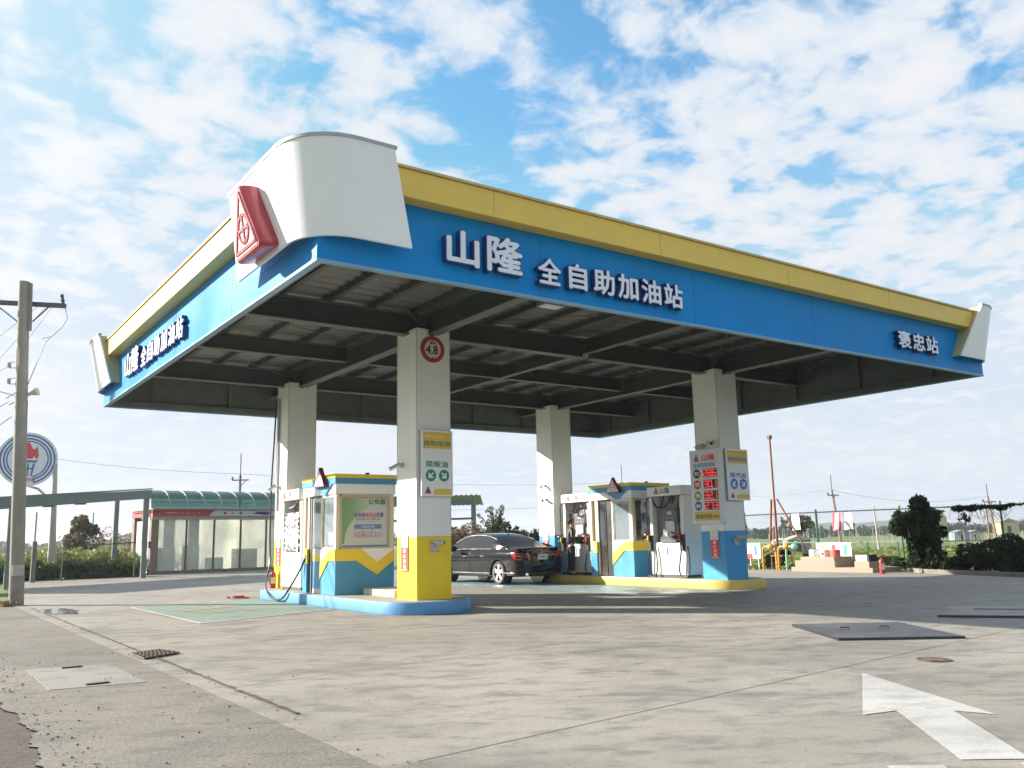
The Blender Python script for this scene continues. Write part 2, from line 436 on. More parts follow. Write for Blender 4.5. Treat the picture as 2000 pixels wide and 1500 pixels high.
# green bay with white border beside the blue island
bay_g = ground_mat('bay_green_paint', (.19, .27, .225), (.20, .21, .18), (.25, .33, .28), bump=.3)
bay_b = ground_mat('bay_blue_paint', (.15, .27, .30), (.13, .15, .15), (.25, .34, .36), bump=.3, rough=.5)
wht_g = ground_mat('worn_white_paint', (.47, .465, .44), (.30, .29, .27), (.53, .525, .505), bump=.2, grain=.08)
org_g = ground_mat('worn_orange_paint', (.31, .28, .18), (.21, .25, .20), (.36, .31, .19), bump=.3)
sheet('bay_marking', [(.42, 6.2), (3.6, 7.35), (3.6, 12.4), (.42, 11.8)], .004, bay_g)
mk = MB()
mk.add([(.36, 6.1, .008), (.46, 6.1, .008), (.46, 11.85, .008), (.36, 11.85, .008)], [(0, 1, 2, 3)])
mk.add([(.46, 6.1, .008), (3.6, 7.27, .008), (3.6, 7.37, .008), (.46, 6.2, .008)], [(0, 1, 2, 3)])
mk.add([(.46, 11.75, .008), (3.6, 12.36, .008), (3.6, 12.46, .008), (.46, 11.85, .008)], [(0, 1, 2, 3)])
tag(mk.build('bay_border_line', wht_g), kind='structure')
random.seed(5)
pb = MB()
for i in range(16):
    cx = 1.1 + random.random() * 1.3; cy = 8.6 + random.random() * 1.9; n = 7
    pb.add([(cx + random.uniform(.07, .26) * math.cos(a * 2 * math.pi / n), cy + random.uniform(.1, .45) * math.sin(a * 2 * math.pi / n), .0075 + i * .0001) for a in range(n)], [tuple(range(n))])
tag(pb.build('worn_lettering_marking', org_g), kind='structure')
sheet('blue_bay_marking', [(10.4, 5.0), (12.95, 4.4), (13.05, 18), (10.4, 18)], .004, bay_b)
pb = MB()
for i in range(9):
    cx = 11.2 + random.random() * 1.0; cy = 5.6 + random.random() * 1.3; n = 7
    pb.add([(cx + random.uniform(.06, .22) * math.cos(a * 2 * math.pi / n), cy + random.uniform(.1, .3) * math.sin(a * 2 * math.pi / n), .0075 + i * .0001) for a in range(n)], [tuple(range(n))])
tag(pb.build('worn_yellow_marking', org_g), kind='structure')
# white arrow and the tops of the letters below it
ar = MB()
ar.add([(3.72, -5.15, .005), (1.91, -6.34, .005), (2.25, -6.41, .005), (1.16, -7.50, .005), (1.50, -7.76, .005), (2.57, -6.70, .005), (2.66, -6.99, .005)], [(0, 1, 2, 3, 4, 5, 6)])
ar.add([(.70, -7.29, .005), (.97, -7.50, .005), (.5, -7.98, .005), (.23, -7.77, .005)], [(0, 1, 2, 3)])
ar.add([(1.35, -7.76, .005), (1.62, -7.97, .005), (1.15, -8.45, .005), (.88, -8.24, .005)], [(0, 1, 2, 3)])
tag(ar.build('arrow_marking', wht_g), kind='structure')
# puddle
pud = bpy.data.materials.new('puddle_water'); pud.use_nodes = True
pbs = pud.node_tree.nodes['Principled BSDF']; pbs.inputs['Base Color'].default_value = (.09, .085, .075, 1); pbs.inputs['Roughness'].default_value = .03; pbs.inputs['Specular IOR Level'].default_value = .8
q = G(pud.node_tree); v = q.n('ShaderNodeTexCoord').outputs['Object']; q.l(q.ramp(q.noise(v, 7, 4), .45, .6, .02, .3), pbs.inputs['Roughness'])
random.seed(21)
n = 26
sheet('puddle', [(-1.12 + (.36 + random.uniform(-.10, .10)) * math.cos(2 * math.pi * i / n), 12.1 + (1.25 + random.uniform(-.35, .3)) * math.sin(2 * math.pi * i / n)) for i in range(n)], .011, pud)

# steel plates, covers, grate, manhole
plate_m = mat('steel_plate_dark', (.05, .05, .054), .36, metal=.55, var=.3, vscale=1.2, bump=.08, bscale=3, dirt=(.12, .105, .09), dscale=2.2, dlo=.5, dhi=.8)
pb = MB(); pb.add([(6.95, -1.85, 0), (5.87, -3.40, 0), (7.14, -4.40, 0), (8.26, -2.79, 0), (6.95, -1.85, .035), (5.87, -3.40, .035), (7.14, -4.40, .035), (8.26, -2.79, .035)], [(0, 1, 2, 3), (4, 5, 6, 7), (0, 1, 5, 4), (1, 2, 6, 5), (2, 3, 7, 6), (3, 0, 4, 7)])
r = thing('steel_plate', 'dark steel cover plate lying in full sun on the concrete behind the white arrow', 'steel plate', (7, -3.1, 0), 'steel plates on the forecourt')
pb.build('plate', plate_m, r, bevel=.006)
hb = MB(); hb.tube([(6.85, -2.75, .034), (6.85, -2.75, .055), (6.95, -2.83, .055), (6.95, -2.83, .034)], .008, 6); hb.build('lifting_handle', black_p, r)
hb = MB(); hb.tube([(7.35, -3.05, .034), (7.35, -3.05, .055), (7.45, -3.13, .055), (7.45, -3.13, .034)], .008, 6); hb.build('lifting_handle', black_p, r)
q4 = [(11.36, -1.86), (9.60, -2.66), (11.9, -6.1), (13.7, -5.3)]
pb = MB(); pb.add([(x, y, 0) for x, y in q4] + [(x, y, .04) for x, y in q4], [(0, 1, 2, 3), (4, 5, 6, 7), (0, 1, 5, 4), (1, 2, 6, 5), (2, 3, 7, 6), (3, 0, 4, 7)])
r = thing('steel_plate', 'long dark steel cover plate in the canopy shade at the right edge', 'steel plate', (11.5, -3.8, 0), 'steel plates on the forecourt')
pb.build('plate', plate_m, r, bevel=.006)
pb = MB(); a = Vector((10.95, -2.55, .0405)); pb.obox(a, Vector((2.1, -3.2, 0)), Vector((.55, .25, 0)), Vector((0, 0, .012))); pb.build('inner_lid', mat('plate_lid', (.14, .15, .16), .4, metal=.5, var=.2), r, bevel=.004)
r = thing('manhole_cover', 'small round rusty manhole cover set in the concrete above the arrow head', 'manhole cover', (5.06, -5.14, 0))
rust = mat('rusty_iron', (.13, .10, .075), .75, metal=.3, var=.4, vscale=8, bump=.4, dirt=(.06, .05, .045), dscale=9)
b = MB(); b.cone_stack((5.06, -5.14, .001), Z, [(0, .175), (.010, .175), (.010, .150), (.006, .150)], 32); b.build('frame', rust, r)
b = MB(); b.cyl((5.06, -5.14, .002), (5.06, -5.14, .009), .145, n=28)
for i in range(-3, 4):
    hw = math.sqrt(max(0, .125 ** 2 - (i * .036) ** 2)); b.box(5.06 + i * .036 - .008, 5.06 + i * .036 + .008, -5.14 - hw, -5.14 + hw, .008, .014)
b.build('lid', rust, r)
r = thing('drain_grate', 'small iron drain grate across the gutter strip', 'drain grate', (-1.37, 1.86, 0))
b = MB(); b.add([(-1.62, 2.1, .012), (-1.6, 1.45, .012), (-1.1, 1.75, .012), (-1.22, 2.28, .012)], [(0, 1, 2, 3)]); b.build('pit', dark, r)  # flat dark sheet paints the shade below the bars
b = MB()
for i in range(9):
    t = i / 8; p0 = Vector((-1.62, 2.1, .02)).lerp(Vector((-1.22, 2.28, .02)), t); p1 = Vector((-1.6, 1.45, .02)).lerp(Vector((-1.1, 1.75, .02)), t); b.bar(p0, p1, .012, .016)
for i in range(5):
    t = i / 4; p0 = Vector((-1.62, 2.1, .022)).lerp(Vector((-1.6, 1.45, .022)), t); p1 = Vector((-1.22, 2.28, .022)).lerp(Vector((-1.1, 1.75, .022)), t); b.bar(p0, p1, .014, .016)
b.build('bars', rust, r)
r = thing('concrete_cover', 'rectangular pale concrete pit cover with two black slots in the pavement', 'pit cover', (-2.47, .45, 0))
b = MB(); b.add([(-2.91, 1.5, -.003), (-2.91, -.37, -.003), (-2.02, -.52, -.003), (-2.03, 1.31, -.003), (-2.91, 1.5, .004), (-2.91, -.37, .004), (-2.02, -.52, .004), (-2.03, 1.31, .004)], [(4, 5, 6, 7), (0, 1, 5, 4), (1, 2, 6, 5), (2, 3, 7, 6), (3, 0, 4, 7)])
b.build('lid', ground_mat('cover_concrete', (.265, .245, .215), (.19, .18, .16), (.30, .28, .25), bump=.3), r)
for (x0, yy) in ((-2.56, 1.31), (-2.56, -.30)):
    b = MB(); b.box(x0, x0 + .22, yy - .035, yy + .035, .0045, .018); b.build('handle_slot', black_p, r, bevel=.004)
random.seed(9)
# stones and crumbs lying about
stm = mat('pebble', (.14, .125, .11), .85, var=.3, vscale=30)
b = MB()
for i in range(760):
    if i < 330: x, yy = -3.30 + abs(random.gauss(0, .16)), random.uniform(-8, 3)
    elif i < 560: x, yy = random.uniform(-3.3, -1.5), random.uniform(-8, 3)
    elif i < 720: x, yy = -1.50 + random.gauss(0, .05), random.uniform(-6, 9)
    else: x, yy = random.uniform(-1.4, 4), random.uniform(-8.5, 0)
    s_ = random.choice([.003, .003, .003, .004, .004, .005, .006, .009]) * (1 if i < 560 else .8)
    p = [(x + s_ * random.uniform(.6, 1.4) * math.cos(a), yy + s_ * random.uniform(.6, 1.4) * math.sin(a)) for a in (0, 1.2, 2.5, 3.8, 5.1)]
    b.prism(p, (0, 0, 0), X, Y, Z, 0.0, s_ * 1.1)
tag(b.build('loose_gravel', stm), 'tiny dark crumbs of gravel scattered over pavement and concrete', 'gravel', kind='stuff')

# ------------------------------------------------------------------ canopy
W, D, HC = 17.52, 14.56, 5.16
c1x, c1y, sx, sy, cwx, cwy, ZT, ZI = 4.22, 4.91, 9.06, 7.18, .80, .83, 5.78, .24
can = thing('station_canopy', 'large blue and yellow petrol station canopy with white rounded corners on four square columns', 'canopy', (W / 2, D / 2, 0))
# blue fascia, one panel run per side
for nm, bx in (('fascia_panel', (0, W, 0, .05)), ('fascia_panel', (0, W, D - .05, D)), ('fascia_panel', (0, .05, .052, D - .052)), ('fascia_panel', (W - .05, W, .052, D - .052))):
    b = MB(); b.box(*bx, HC, 6.60); b.build(nm, blue, can)
# thin bottom edge trim
tr = mat('edge_trim', (.16, .33, .48), .35, metal=.3, var=.1)
b = MB()
b.box(-.012, W + .012, -.012, .09, HC - .035, HC - .001); b.box(-.012, W + .012, D - .09, D + .012, HC - .035, HC - .001)
b.box(-.012, .09, .091, D - .091, HC - .035, HC - .001); b.box(W - .09, W + .012, .091, D - .091, HC - .035, HC - .001)
b.build('edge_trim', tr, can)
# hairline seams between fascia panels
seam = mat('seam_dark', (.012, .12, .32), .6)
for bx in [(W * k / 5 + .25, W * k / 5 + .258, -.003, .002, HC + .01, 6.2) for k in range(1, 5)] + [(-.003, .002, D * k / 4, D * k / 4 + .008, HC + .01, 6.2) for k in range(1, 4)] + [(-.0025, .002, .1, D - .1, zz, zz + .005) for zz in (5.52, 5.86)]:
    b = MB(); b.box(*bx); b.build('panel_seam', seam, can)
# yellow band stands proud of the blue
yl = MB(); YO = .26
MG = .56
YB = [(MG, W - MG, -YO, -.001), (MG, W - MG, D + .001, D + YO), (-YO, -.001, MG, D - MG), (W + .001, W + YO, MG, D - MG)]
for bx in YB[1:]:
    yl = MB(); yl.box(*bx, 6.20, 6.62); yl.build('yellow_band', yellow, can, bevel=.012)
yl = MB(); yl.box(*YB[0], 6.20, 6.62); yb = yl.build('yellow_band', yellow, can, bevel=.012)
b = MB(); capm = mat('band_capping', (.50, .40, .17), .4, metal=.2, var=.12)
for bx in ((MG, W - MG, -YO - .035, .05), (MG, W - MG, D - .05, D + YO + .035), (-YO - .035, .05, MG, D - MG), (W - .05, W + YO + .035, MG, D - MG)):
    b = MB(); b.box(*bx, 6.622, 6.66); b.build('capping_strip', capm, can)
b = MB()
b = MB(); sm2 = mat('seam_yellow', (.45, .32, .08), .6)
for k in range(1, 5):
    xx = W * k / 5 - .8; b = MB(); b.box(xx, xx + .007, -YO - .003, -YO + .002, 6.205, 6.62); b.build('band_seam', sm2, yb)
for k in range(1, 4):
    yy = D * k / 4 - .6; b = MB(); b.box(-YO - .003, -YO + .002, yy, yy + .007, 6.205, 6.62); b.build('band_seam', sm2, can)

def corner_cap(cx, cy, dx, dy, bx, tx, by, ty):
    """white rounded corner: dx,dy = outward signs; bx/tx = reach along x (bottom/top), by/ty along y"""
    def path(off, r, wx, wy, z):
        # from the end of the y-wing round the corner to the end of the x-wing (canonical corner at 0,0, outward -x,-y)
        p = [(-off, wy)]
        c = -off + r
        for i in range(11):
            a = math.pi + (math.pi / 2) * i / 10
            p.append((c + r * math.cos(a), c + r * math.sin(a)))
        p.append((wx, -off))
        return [Vector((cx - dx * x, cy - dy * y, z)) for x, y in p]
    def inner(wx, wy, z):
        q_ = [(-.004, wy)] + [(-.004, .004)] * 0
        n = 11; r = .05
        pts = [(-.004, wy)]
        for i in range(n):
            a = math.pi + (math.pi / 2) * i / (n - 1); c = .05 + .66
            rr = .66 + .05
            x, y_ = c + rr * math.cos(a), c + rr * math.sin(a)
            pts.append((x if x > -.004 else -.004, y_ if y_ > -.004 else -.004))
        pts.append((wx, -.004))
        return [Vector((cx - dx * x, cy - dy * y, z)) for x, y in pts]
    zb, zt = 5.46, 6.76
    A = path(.24, .74, bx, by, zb); B = path(.47, .86, tx, ty, zt)
    Ai = path(.20, .70, bx, by, zb); Bi = path(.43, .82, tx, ty, zt)
    b = MB(); n = len(A)
    vs = A + B + Ai + Bi; fs = []
    for i in range(n - 1):
        fs.append((i, i + 1, n + i + 1, n + i)); fs.append((2 * n + i, 3 * n + i, 3 * n + i + 1, 2 * n + i + 1))
        fs.append((i, 2 * n + i, 2 * n + i + 1, i + 1)); fs.append((n + i, n + i + 1, 3 * n + i + 1, 3 * n + i))
    for i in (0, n - 1): fs.append((i, n + i, 3 * n + i, 2 * n + i))
    b.add(vs, fs)
    cap = b.build('corner_cap', white, can, smooth=50)
    # rim
    rp = path(.485, .87, tx + .03, ty + .03, zt); b = MB()
    o2 = path(.40, .79, tx + .03, ty + .03, zt); m_ = len(rp)
    up = Vector((0, 0, .045))
    vs = rp + [p + up for p in rp] + o2 + [p + up for p in o2]; fs = []
    for i in range(m_ - 1):
        fs += [(i, i + 1, m_ + i + 1, m_ + i), (2 * m_ + i, 3 * m_ + i, 3 * m_ + i + 1, 2 * m_ + i + 1), (m_ + i, m_ + i + 1, 3 * m_ + i + 1, 3 * m_ + i), (i, 2 * m_ + i, 2 * m_ + i + 1, i + 1)]
    for i in (0, m_ - 1): fs.append((i, m_ + i, 3 * m_ + i, 2 * m_ + i))
    b.add(vs, fs); b.build('rim', galv, cap, smooth=50)
    # side returns closing the wing ends back to the fascia
    ret = mat('cap_return_shaded', (.42, .38, .20), .5, var=.1)  # olive paints shade and reflected yellow into the white returns
    k = .02
    for wb, wt, axis in ((by, ty, 1), (bx, tx, 0)):
        if axis == 1: P4 = [(-.235, wb - k), (-.002, wb - k), (-.002, wt - k), (-.45, wt - k)]
        else: P4 = [(wb - k, -.235), (wb - k, -.002), (wt - k, -.002), (wt - k, -.45)]
        zz = [zb + .01, zb + .01, zt - .01, zt - .01]
        b = MB(); b.add([(cx - dx * x, cy - dy * y, z) for (x, y), z in zip(P4, zz)], [(0, 1, 2, 3)])
        if (cx, cy) != (0, 0): b.build('side_return', ret, cap)
    return cap
capN = corner_cap(0, 0, -1, -1, 1.32, .92, 2.58, 2.40)
corner_cap(W, 0, 1, -1, 1.42, .62, 2.0, 1.6)
corner_cap(0, D, -1, 1, 1.6, 1.1, 2.05, 1.45)
corner_cap(W, D, 1, 1, 1.6, 1.1, 2.0, 1.5)
# crease line on the near cap
# red triangular emblem on the near corner
def rtri(a, b_, c, r, n=5):
    """rounded triangle outline from three 2-D points"""
    pts = [Vector(p) for p in (a, b_, c)]; out_ = []
    for i in range(3):
        p0, p1, p2 = pts[i - 1], pts[i], pts[(i + 1) % 3]
        u = (p0 - p1).normalized(); v_ = (p2 - p1).normalized()
        half = math.acos(max(-1, min(1, u.dot(v_)))) / 2; t = r / math.tan(half)
        cc = p1 + (u + v_).normalized() * (r / math.sin(half))
        s0 = p1 + u * t; s1 = p1 + v_ * t
        a0 = math.atan2(s0.y - cc.y, s0.x - cc.x); a1 = math.atan2(s1.y - cc.y, s1.x - cc.x)
        da = (a1 - a0 + math.pi) % (2 * math.pi) - math.pi
        out_ += [(cc.x + r * math.cos(a0 + da * k / n), cc.y + r * math.sin(a0 + da * k / n)) for k in range(n + 1)]
    return out_
def scale_poly(p, k):
    cx = sum(x for x, _ in p) / len(p); cy = sum(y for _, y in p) / len(p)
    return [(cx + (x - cx) * k, cy + (y - cy) * k) for x, y in p]
def emblem_lines(b, O, U, V, N, s, d, t, th=.004):
    """triangle logo: border strokes, circle and cross (unit triangle of half-width .5, height 1) scaled by s; d = distance along N, t = stroke"""
    O, U, V, N = map(Vector, (O, U, V, N)); O = O + N * d
    def seg(a, c):
        a = O + (U * a[0] + V * a[1]) * s; c = O + (U * c[0] + V * c[1]) * s
        dd = (c - a).normalized(); sd_ = dd.cross(N).normalized() * t / 2
        b.obox(a - sd_ - dd * t * .3, (c - a) + dd * t * .6, sd_ * 2, N * th)
    seg((-.44, .06), (.44, .06)); seg((.44, .06), (0, .93)); seg((0, .93), (-.44, .06))
    n = 24; cy, r = .36, .215
    for i in range(n):
        a0, a1 = 2 * math.pi * i / n, 2 * math.pi * (i + 1) / n
        seg((r * math.cos(a0), cy + r * math.sin(a0)), (r * math.cos(a1), cy + r * math.sin(a1)))
    seg((-.10, cy + r * .9), (-.10, cy - r * .9)) if False else None
    seg((0, cy + r), (0, cy - r)); seg((-r, cy), (r, cy))
# plane of the cap's -x face (leans outward): bottom (-.24, 5.46) top (-.47, 6.76)
V3 = Vector((-.23, 0, 1.30)).normalized(); U3 = Vector((0, -1, 0)); N3 = U3.cross(V3).normalized()
if N3.x > 0: N3 = -N3
O3 = Vector((-.24, 1.27, 5.46))
emt = rtri((-.56, .05), (.56, .05), (0, 1.17), .06)
b = MB()
rings = []
for d_, k in ((-.02, .98), (.10, 1.0), (.20, 1.0), (.25, .97), (.27, .93)):
    rings.append([O3 + U3 * x + V3 * y + N3 * d_ for x, y in scale_poly(emt, k)])
b.loft(rings); em = b.build('emblem', red, can, smooth=35)
b = MB(); inner_t = scale_poly(emt, .84); b.prism(inner_t, O3, U3, V3, N3, .2705, .277); b.build('emblem_face', mat('emblem_face_white', (.80, .66, .66), .35, var=.05), em)
b = MB(); emblem_lines(b, O3 + V3 * .11, U3, V3, N3, .93, .276, .045, .018)
b.build('emblem_lines', red, em)

# fascia lettering
def channel_letters(chars, parent, depth=.10):
    """chars = [(char, O, U, V, w, h)] ; dark blue returns with a white face"""
    for ch, O, U, V, w_, h_ in chars:
        N = Vector(U).cross(Vector(V)).normalized()
        b = MB(); b.text(ch, Vector(O) - Vector(U) * .015 - Vector(V) * .015, U, V, w_ + .03, h_ + .03, depth, .045)
        o = b.build('letter', navy, parent)
        b = MB(); b.text(ch, Vector(O) + N * (depth - .004), U, V, w_, h_, .012, .024)
        b.build('letter_face', letw, o)
F0 = -.06
ls = []
# near (-y) side: origin along x
big = [('山', 1.95, 2.52, 5.39, 5.93), ('隆', 2.66, 3.33, 5.39, 5.97)]
for ch, x0, x1, z0, z1 in big: ls.append((ch, (x0, -.02, z0), X, Z, x1 - x0, z1 - z0))
xs = [3.62, 4.20, 4.76, 5.30, 5.84, 6.38]
for ch, x0 in zip('全自助加油站', xs):
    ww = .46 if ch != '自' else .38
    ls.append((ch, (x0 + (.04 if ch == '自' else 0), -.02, 5.35), X, Z, ww, .43))
for ch, x0 in zip('褒忠站', (13.66, 14.24, 14.80)): ls.append((ch, (x0, -.02, 5.42), X, Z, .50, .40))
channel_letters(ls, can)
ls = []
yy = 11.55
for ch, w_, h_ in (('山', .60, .56), ('隆', .70, .60)):
    ls.append((ch, (.02, yy, 5.40), -Y, Z, w_, h_)); yy -= w_ + .12
yy -= .16
for ch in '全自助加油站':
    ls.append((ch, (.02, yy, 5.38), -Y, Z, .50, .44)); yy -= .60
channel_letters(ls, can, .11)

# roof sheet (corrugated along y-direction waves) and steel
b = MB()
zr = 6.28; nx = 150
prof = []
vs = []; fs = []
ny = 80
for j in range(ny * 2 + 2):
    yv = .1 + (D - .2) * j / (ny * 2 + 1); z = zr + (.045 if (j // 2) % 2 else 0)
    vs += [(.1, yv, z), (W - .1, yv, z)]
for j in range(ny * 2 + 1): fs.append((2 * j, 2 * j + 1, 2 * j + 3, 2 * j + 2))
b.add(vs, fs); b.build('roof_sheet', deck, can)
b = MB(); b.box(.08, W - .08, .08, D - .08, zr + .06, zr + .09); b.build('roof_top', mat('roof_top', (.3, .3, .3), .6), can)
def ibeam(p0, p1, h, wf, tw=.02, tf=.022):
    """I-section between two points at its top centre; returns (web MB, flange MB)"""
    p0, p1 = Vector(p0), Vector(p1)
    wb = MB(); wb.bar(p0 - Z * h / 2, p1 - Z * h / 2, tw, h - 2 * tf)
    fl = MB(); fl.bar(p0 - Z * (tf / 2), p1 - Z * (tf / 2), wf, tf); fl.bar(p0 - Z * (h - tf / 2), p1 - Z * (h - tf / 2), wf, tf)
    return wb, fl
def beam(p0, p1, h, wf):
    wb, fl = ibeam(p0, p1, h, wf)
    o = wb.build('beam', steel, can); fl.build('flange', steel_l, o)
ccx = [c1x + cwx / 2, c1x + cwx / 2 + sx]; ccy = [c1y + cwy / 2, c1y + cwy / 2 + sy]
zt_ = 6.16
for cx in ccx: beam((cx, .15, zt_), (cx, D - .15, zt_), .50, .26)
xm = sum(ccx) / 2
beam((xm, .15, zt_), (xm, D - .15, zt_), .36, .18)
ys_b = [ccy[0], ccy[0] + sy / 2, ccy[1]]
for i, yv in enumerate(ys_b):
    big_ = i != 1
    segs = [(.15, ccx[0] - .14), (ccx[0] + .14, xm - .10), (xm + .10, ccx[1] - .14), (ccx[1] + .14, W - .15)]
    for a_, c_ in segs: beam((a_, yv, zt_ - .003), (c_, yv, zt_ - .003), .47 if big_ else .38, .24 if big_ else .18)
# purlins under the sheet along y
pm = mat('purlin_steel', (.07, .075, .07), .55, var=.15)
for k in range(18):
    xv = .5 + k * .97
    if min(abs(xv - cx) for cx in ccx + [xm]) < .22: continue
    b = MB(); b.box(xv - .05, xv + .05, .12, D - .12, zt_ + .004, zr - .004); b.build('purlin', pm, can)
# perimeter inside frame behind the fascia: channel and posts
b = MB()
b.box(.06, W - .06, D - .16, D - .06, HC + .002, HC + .15); b.box(.06, W - .06, .06, .16, HC + .002, HC + .15)
b.box(.06, .16, .161, D - .161, HC + .002, HC + .15); b.box(W - .16, W - .06, .161, D - .161, HC + .002, HC + .15)
b.build('edge_channel', steel_l, can)
pst = []
k = 1.2
while k < W - .5:
    pst += [(k, k + .08, D - .16, D - .08), (k, k + .08, .08, .16)]; k += 2.1
k = 1.2
while k < D - .5:
    pst += [(.08, .16, k, k + .08), (W - .16, W - .08, k, k + .08)]; k += 2.1
for bx in pst:
    b = MB(); b.box(*bx, HC + .152, 6.2); b.build('edge_post', steel_l, can)
b = MB(); lin_ = mat('fascia_back', (.09, .105, .10), .5, var=.15)
b.box(.055, W - .055, D - .075, D - .055, HC + .01, 6.25); b.box(.055, W - .055, .055, .075, HC + .01, 6.25)
b.box(.055, .075, .08, D - .08, HC + .01, 6.25); b.box(W - .075, W - .055, .08, D - .08, HC + .01, 6.25)
b.build('fascia_back', lin_, can)
# bracing rods
rod = mat('brace_rod', (.14, .13, .11), .5, metal=.5)
zb_ = 5.93
for (x0, y0, x1, y1) in ((.4, .5, ccx[0], ccy[0]), (.4, ccy[0] + .5, ccx[0], ccy[0] + 2.2), (ccx[0], ccy[0], xm, ccy[0] + 2.4), (xm, .6, ccx[0], ccy[0] - .3), (xm, ccy[0], ccx[1], ccy[0] + 2.4), (ccx[0], ccy[0] + 2.5, xm, ccy[1]),
                         (xm, .5, ccx[1], ccy[0]), (ccx[1], .5, W - .3, ccy[0]), (.4, ccy[0] + 3.2, ccx[0], ccy[1]), (xm, ccy[0] + 2.5, ccx[1], ccy[1]), (ccx[0], ccy[1], .5, D - .4), (ccx[1], ccy[1], W - .5, D - .4)):
    b = MB(); b.tube([(x0, y0, zb_), (x1, y1, zb_ - .04)], .009, 6); b.build('brace_rod', rod, can)
# flat lamps under the roof
lampm = mat('lamp_diffuser', (.74, .74, .70), .35, var=.05)
for (lx, ly) in ((2.14, 6.22), (2.24, 9.7), (6.3, 3.0), (6.37, 6.1), (6.3, 9.6), (11.24, 6.49), (11.31, 9.9), (15.7, 6.4), (15.7, 9.9), (11.3, 2.6)):
    b = MB(); b.box(lx - .26, lx + .26, ly - .16, ly + .16, 6.065, 6.155); o = b.build('flat_lamp', galv, can, bevel=.01)
    b = MB(); b.box(lx - .23, lx + .23, ly - .13, ly + .13, 6.055, 6.064); b.build('diffuser', lampm, o)
# columns
def poly_stick(b, O, U, V, w_, h_, th=.004): b.obox(O, Vector(U) * w_, Vector(V) * h_, Vector(U).cross(Vector(V)).normalized() * th)
ID = 0
for i, cx in enumerate((c1x, c1x + sx)):
    for j, cy in enumerate((c1y, c1y + sy)):
        band = col_yel if i == 0 else col_blu
        b = MB(); b.box(cx, cx + cwx, cy, cy + cwy, 1.484, ZT); col = b.build('column', cream, can, bevel=.012)
        b = MB(); b.box(cx, cx + cwx, cy, cy + cwy, ZI - .02, 1.482); b.build('painted_band', band, col, bevel=.012)
        # corner strips and the dark beam bracket notch at the head
        b = MB()
        for ex, ey in ((0, 0), (1, 0), (0, 1), (1, 1)):
            px_, py_ = cx + ex * cwx, cy + ey * cwy
            b.box(px_ - .006 if not ex else px_ - .014, px_ + .014 if not ex else px_ + .006, py_ - .006 if not ey else py_ - .014, py_ + .014 if not ey else py_ + .006, 1.49, ZT - .02)
        b.build('corner_strip', mat('corner_strip', (.62, .61, .57), .45, var=.05), col)
        b = MB(); b.box(cx + .30, cx + .42, cy - .006, cy + .02, ZT - .14, ZT + .02); b.box(cx + .15, cx + cwx - .15, cy + .1, cy + cwy - .1, ZT, zt_ - .5); b.build('head_bracket', steel, col)
# pull-down frame behind

# ------------------------------------------------------------------ islands
def island(name, label, x0, x1, y0, y1, m):
    r = thing(name, label, 'pump island', ((x0 + x1) / 2, (y0 + y1) / 2, 0), 'raised pump islands')
    rad = (x1 - x0) / 2 - .002
    p = []
    for cx, cy, a in ((x1 - rad, y1 - rad, 0), (x0 + rad, y1 - rad, 90), (x0 + rad, y0 + rad, 180), (x1 - rad, y0 + rad, 270)):
        rr = rad
        p += [(cx + rr * math.cos(R_(a + 9 * i)), cy + rr * math.sin(R_(a + 9 * i))) for i in range(11)]
    b = MB(); b.prism(p, (0, 0, 0), X, Y, Z, 0, ZI); b.build('kerb', m, r, smooth=30, bevel=.018)
    pi_ = []
    cx, cy = (x0 + x1) / 2, (y0 + y1) / 2
    for x, y in p: pi_.append((cx + (x - cx) * (1 - .16 / (x1 - x0)), cy + (y - cy) * (1 - .16 / (y1 - y0))))
    b = MB(); b.prism(pi_, (0, 0, 0), X, Y, Z, ZI - .01, ZI + .005); b.build('top_slab', conc_top, r)
    return r
island('pump_island', 'raised pump island with a bright blue painted kerb', 3.62, 5.54, 4.33, 13.0, isl_b)
island('pump_island', 'raised pump island with a yellow painted kerb', 13.05, 14.85, 4.5, 13.4, isl_y)
r = thing('step_block', 'low pale concrete step behind the front yellow column', 'step', (4.8, 7.0, ZI))
b = MB(); b.box(4.42, 5.25, 6.25, 7.75, ZI + .002, ZI + .14); b.build('slab', mat('step_concrete', (.62, .57, .47), .8, var=.1, bump=.2), r, bevel=.012)

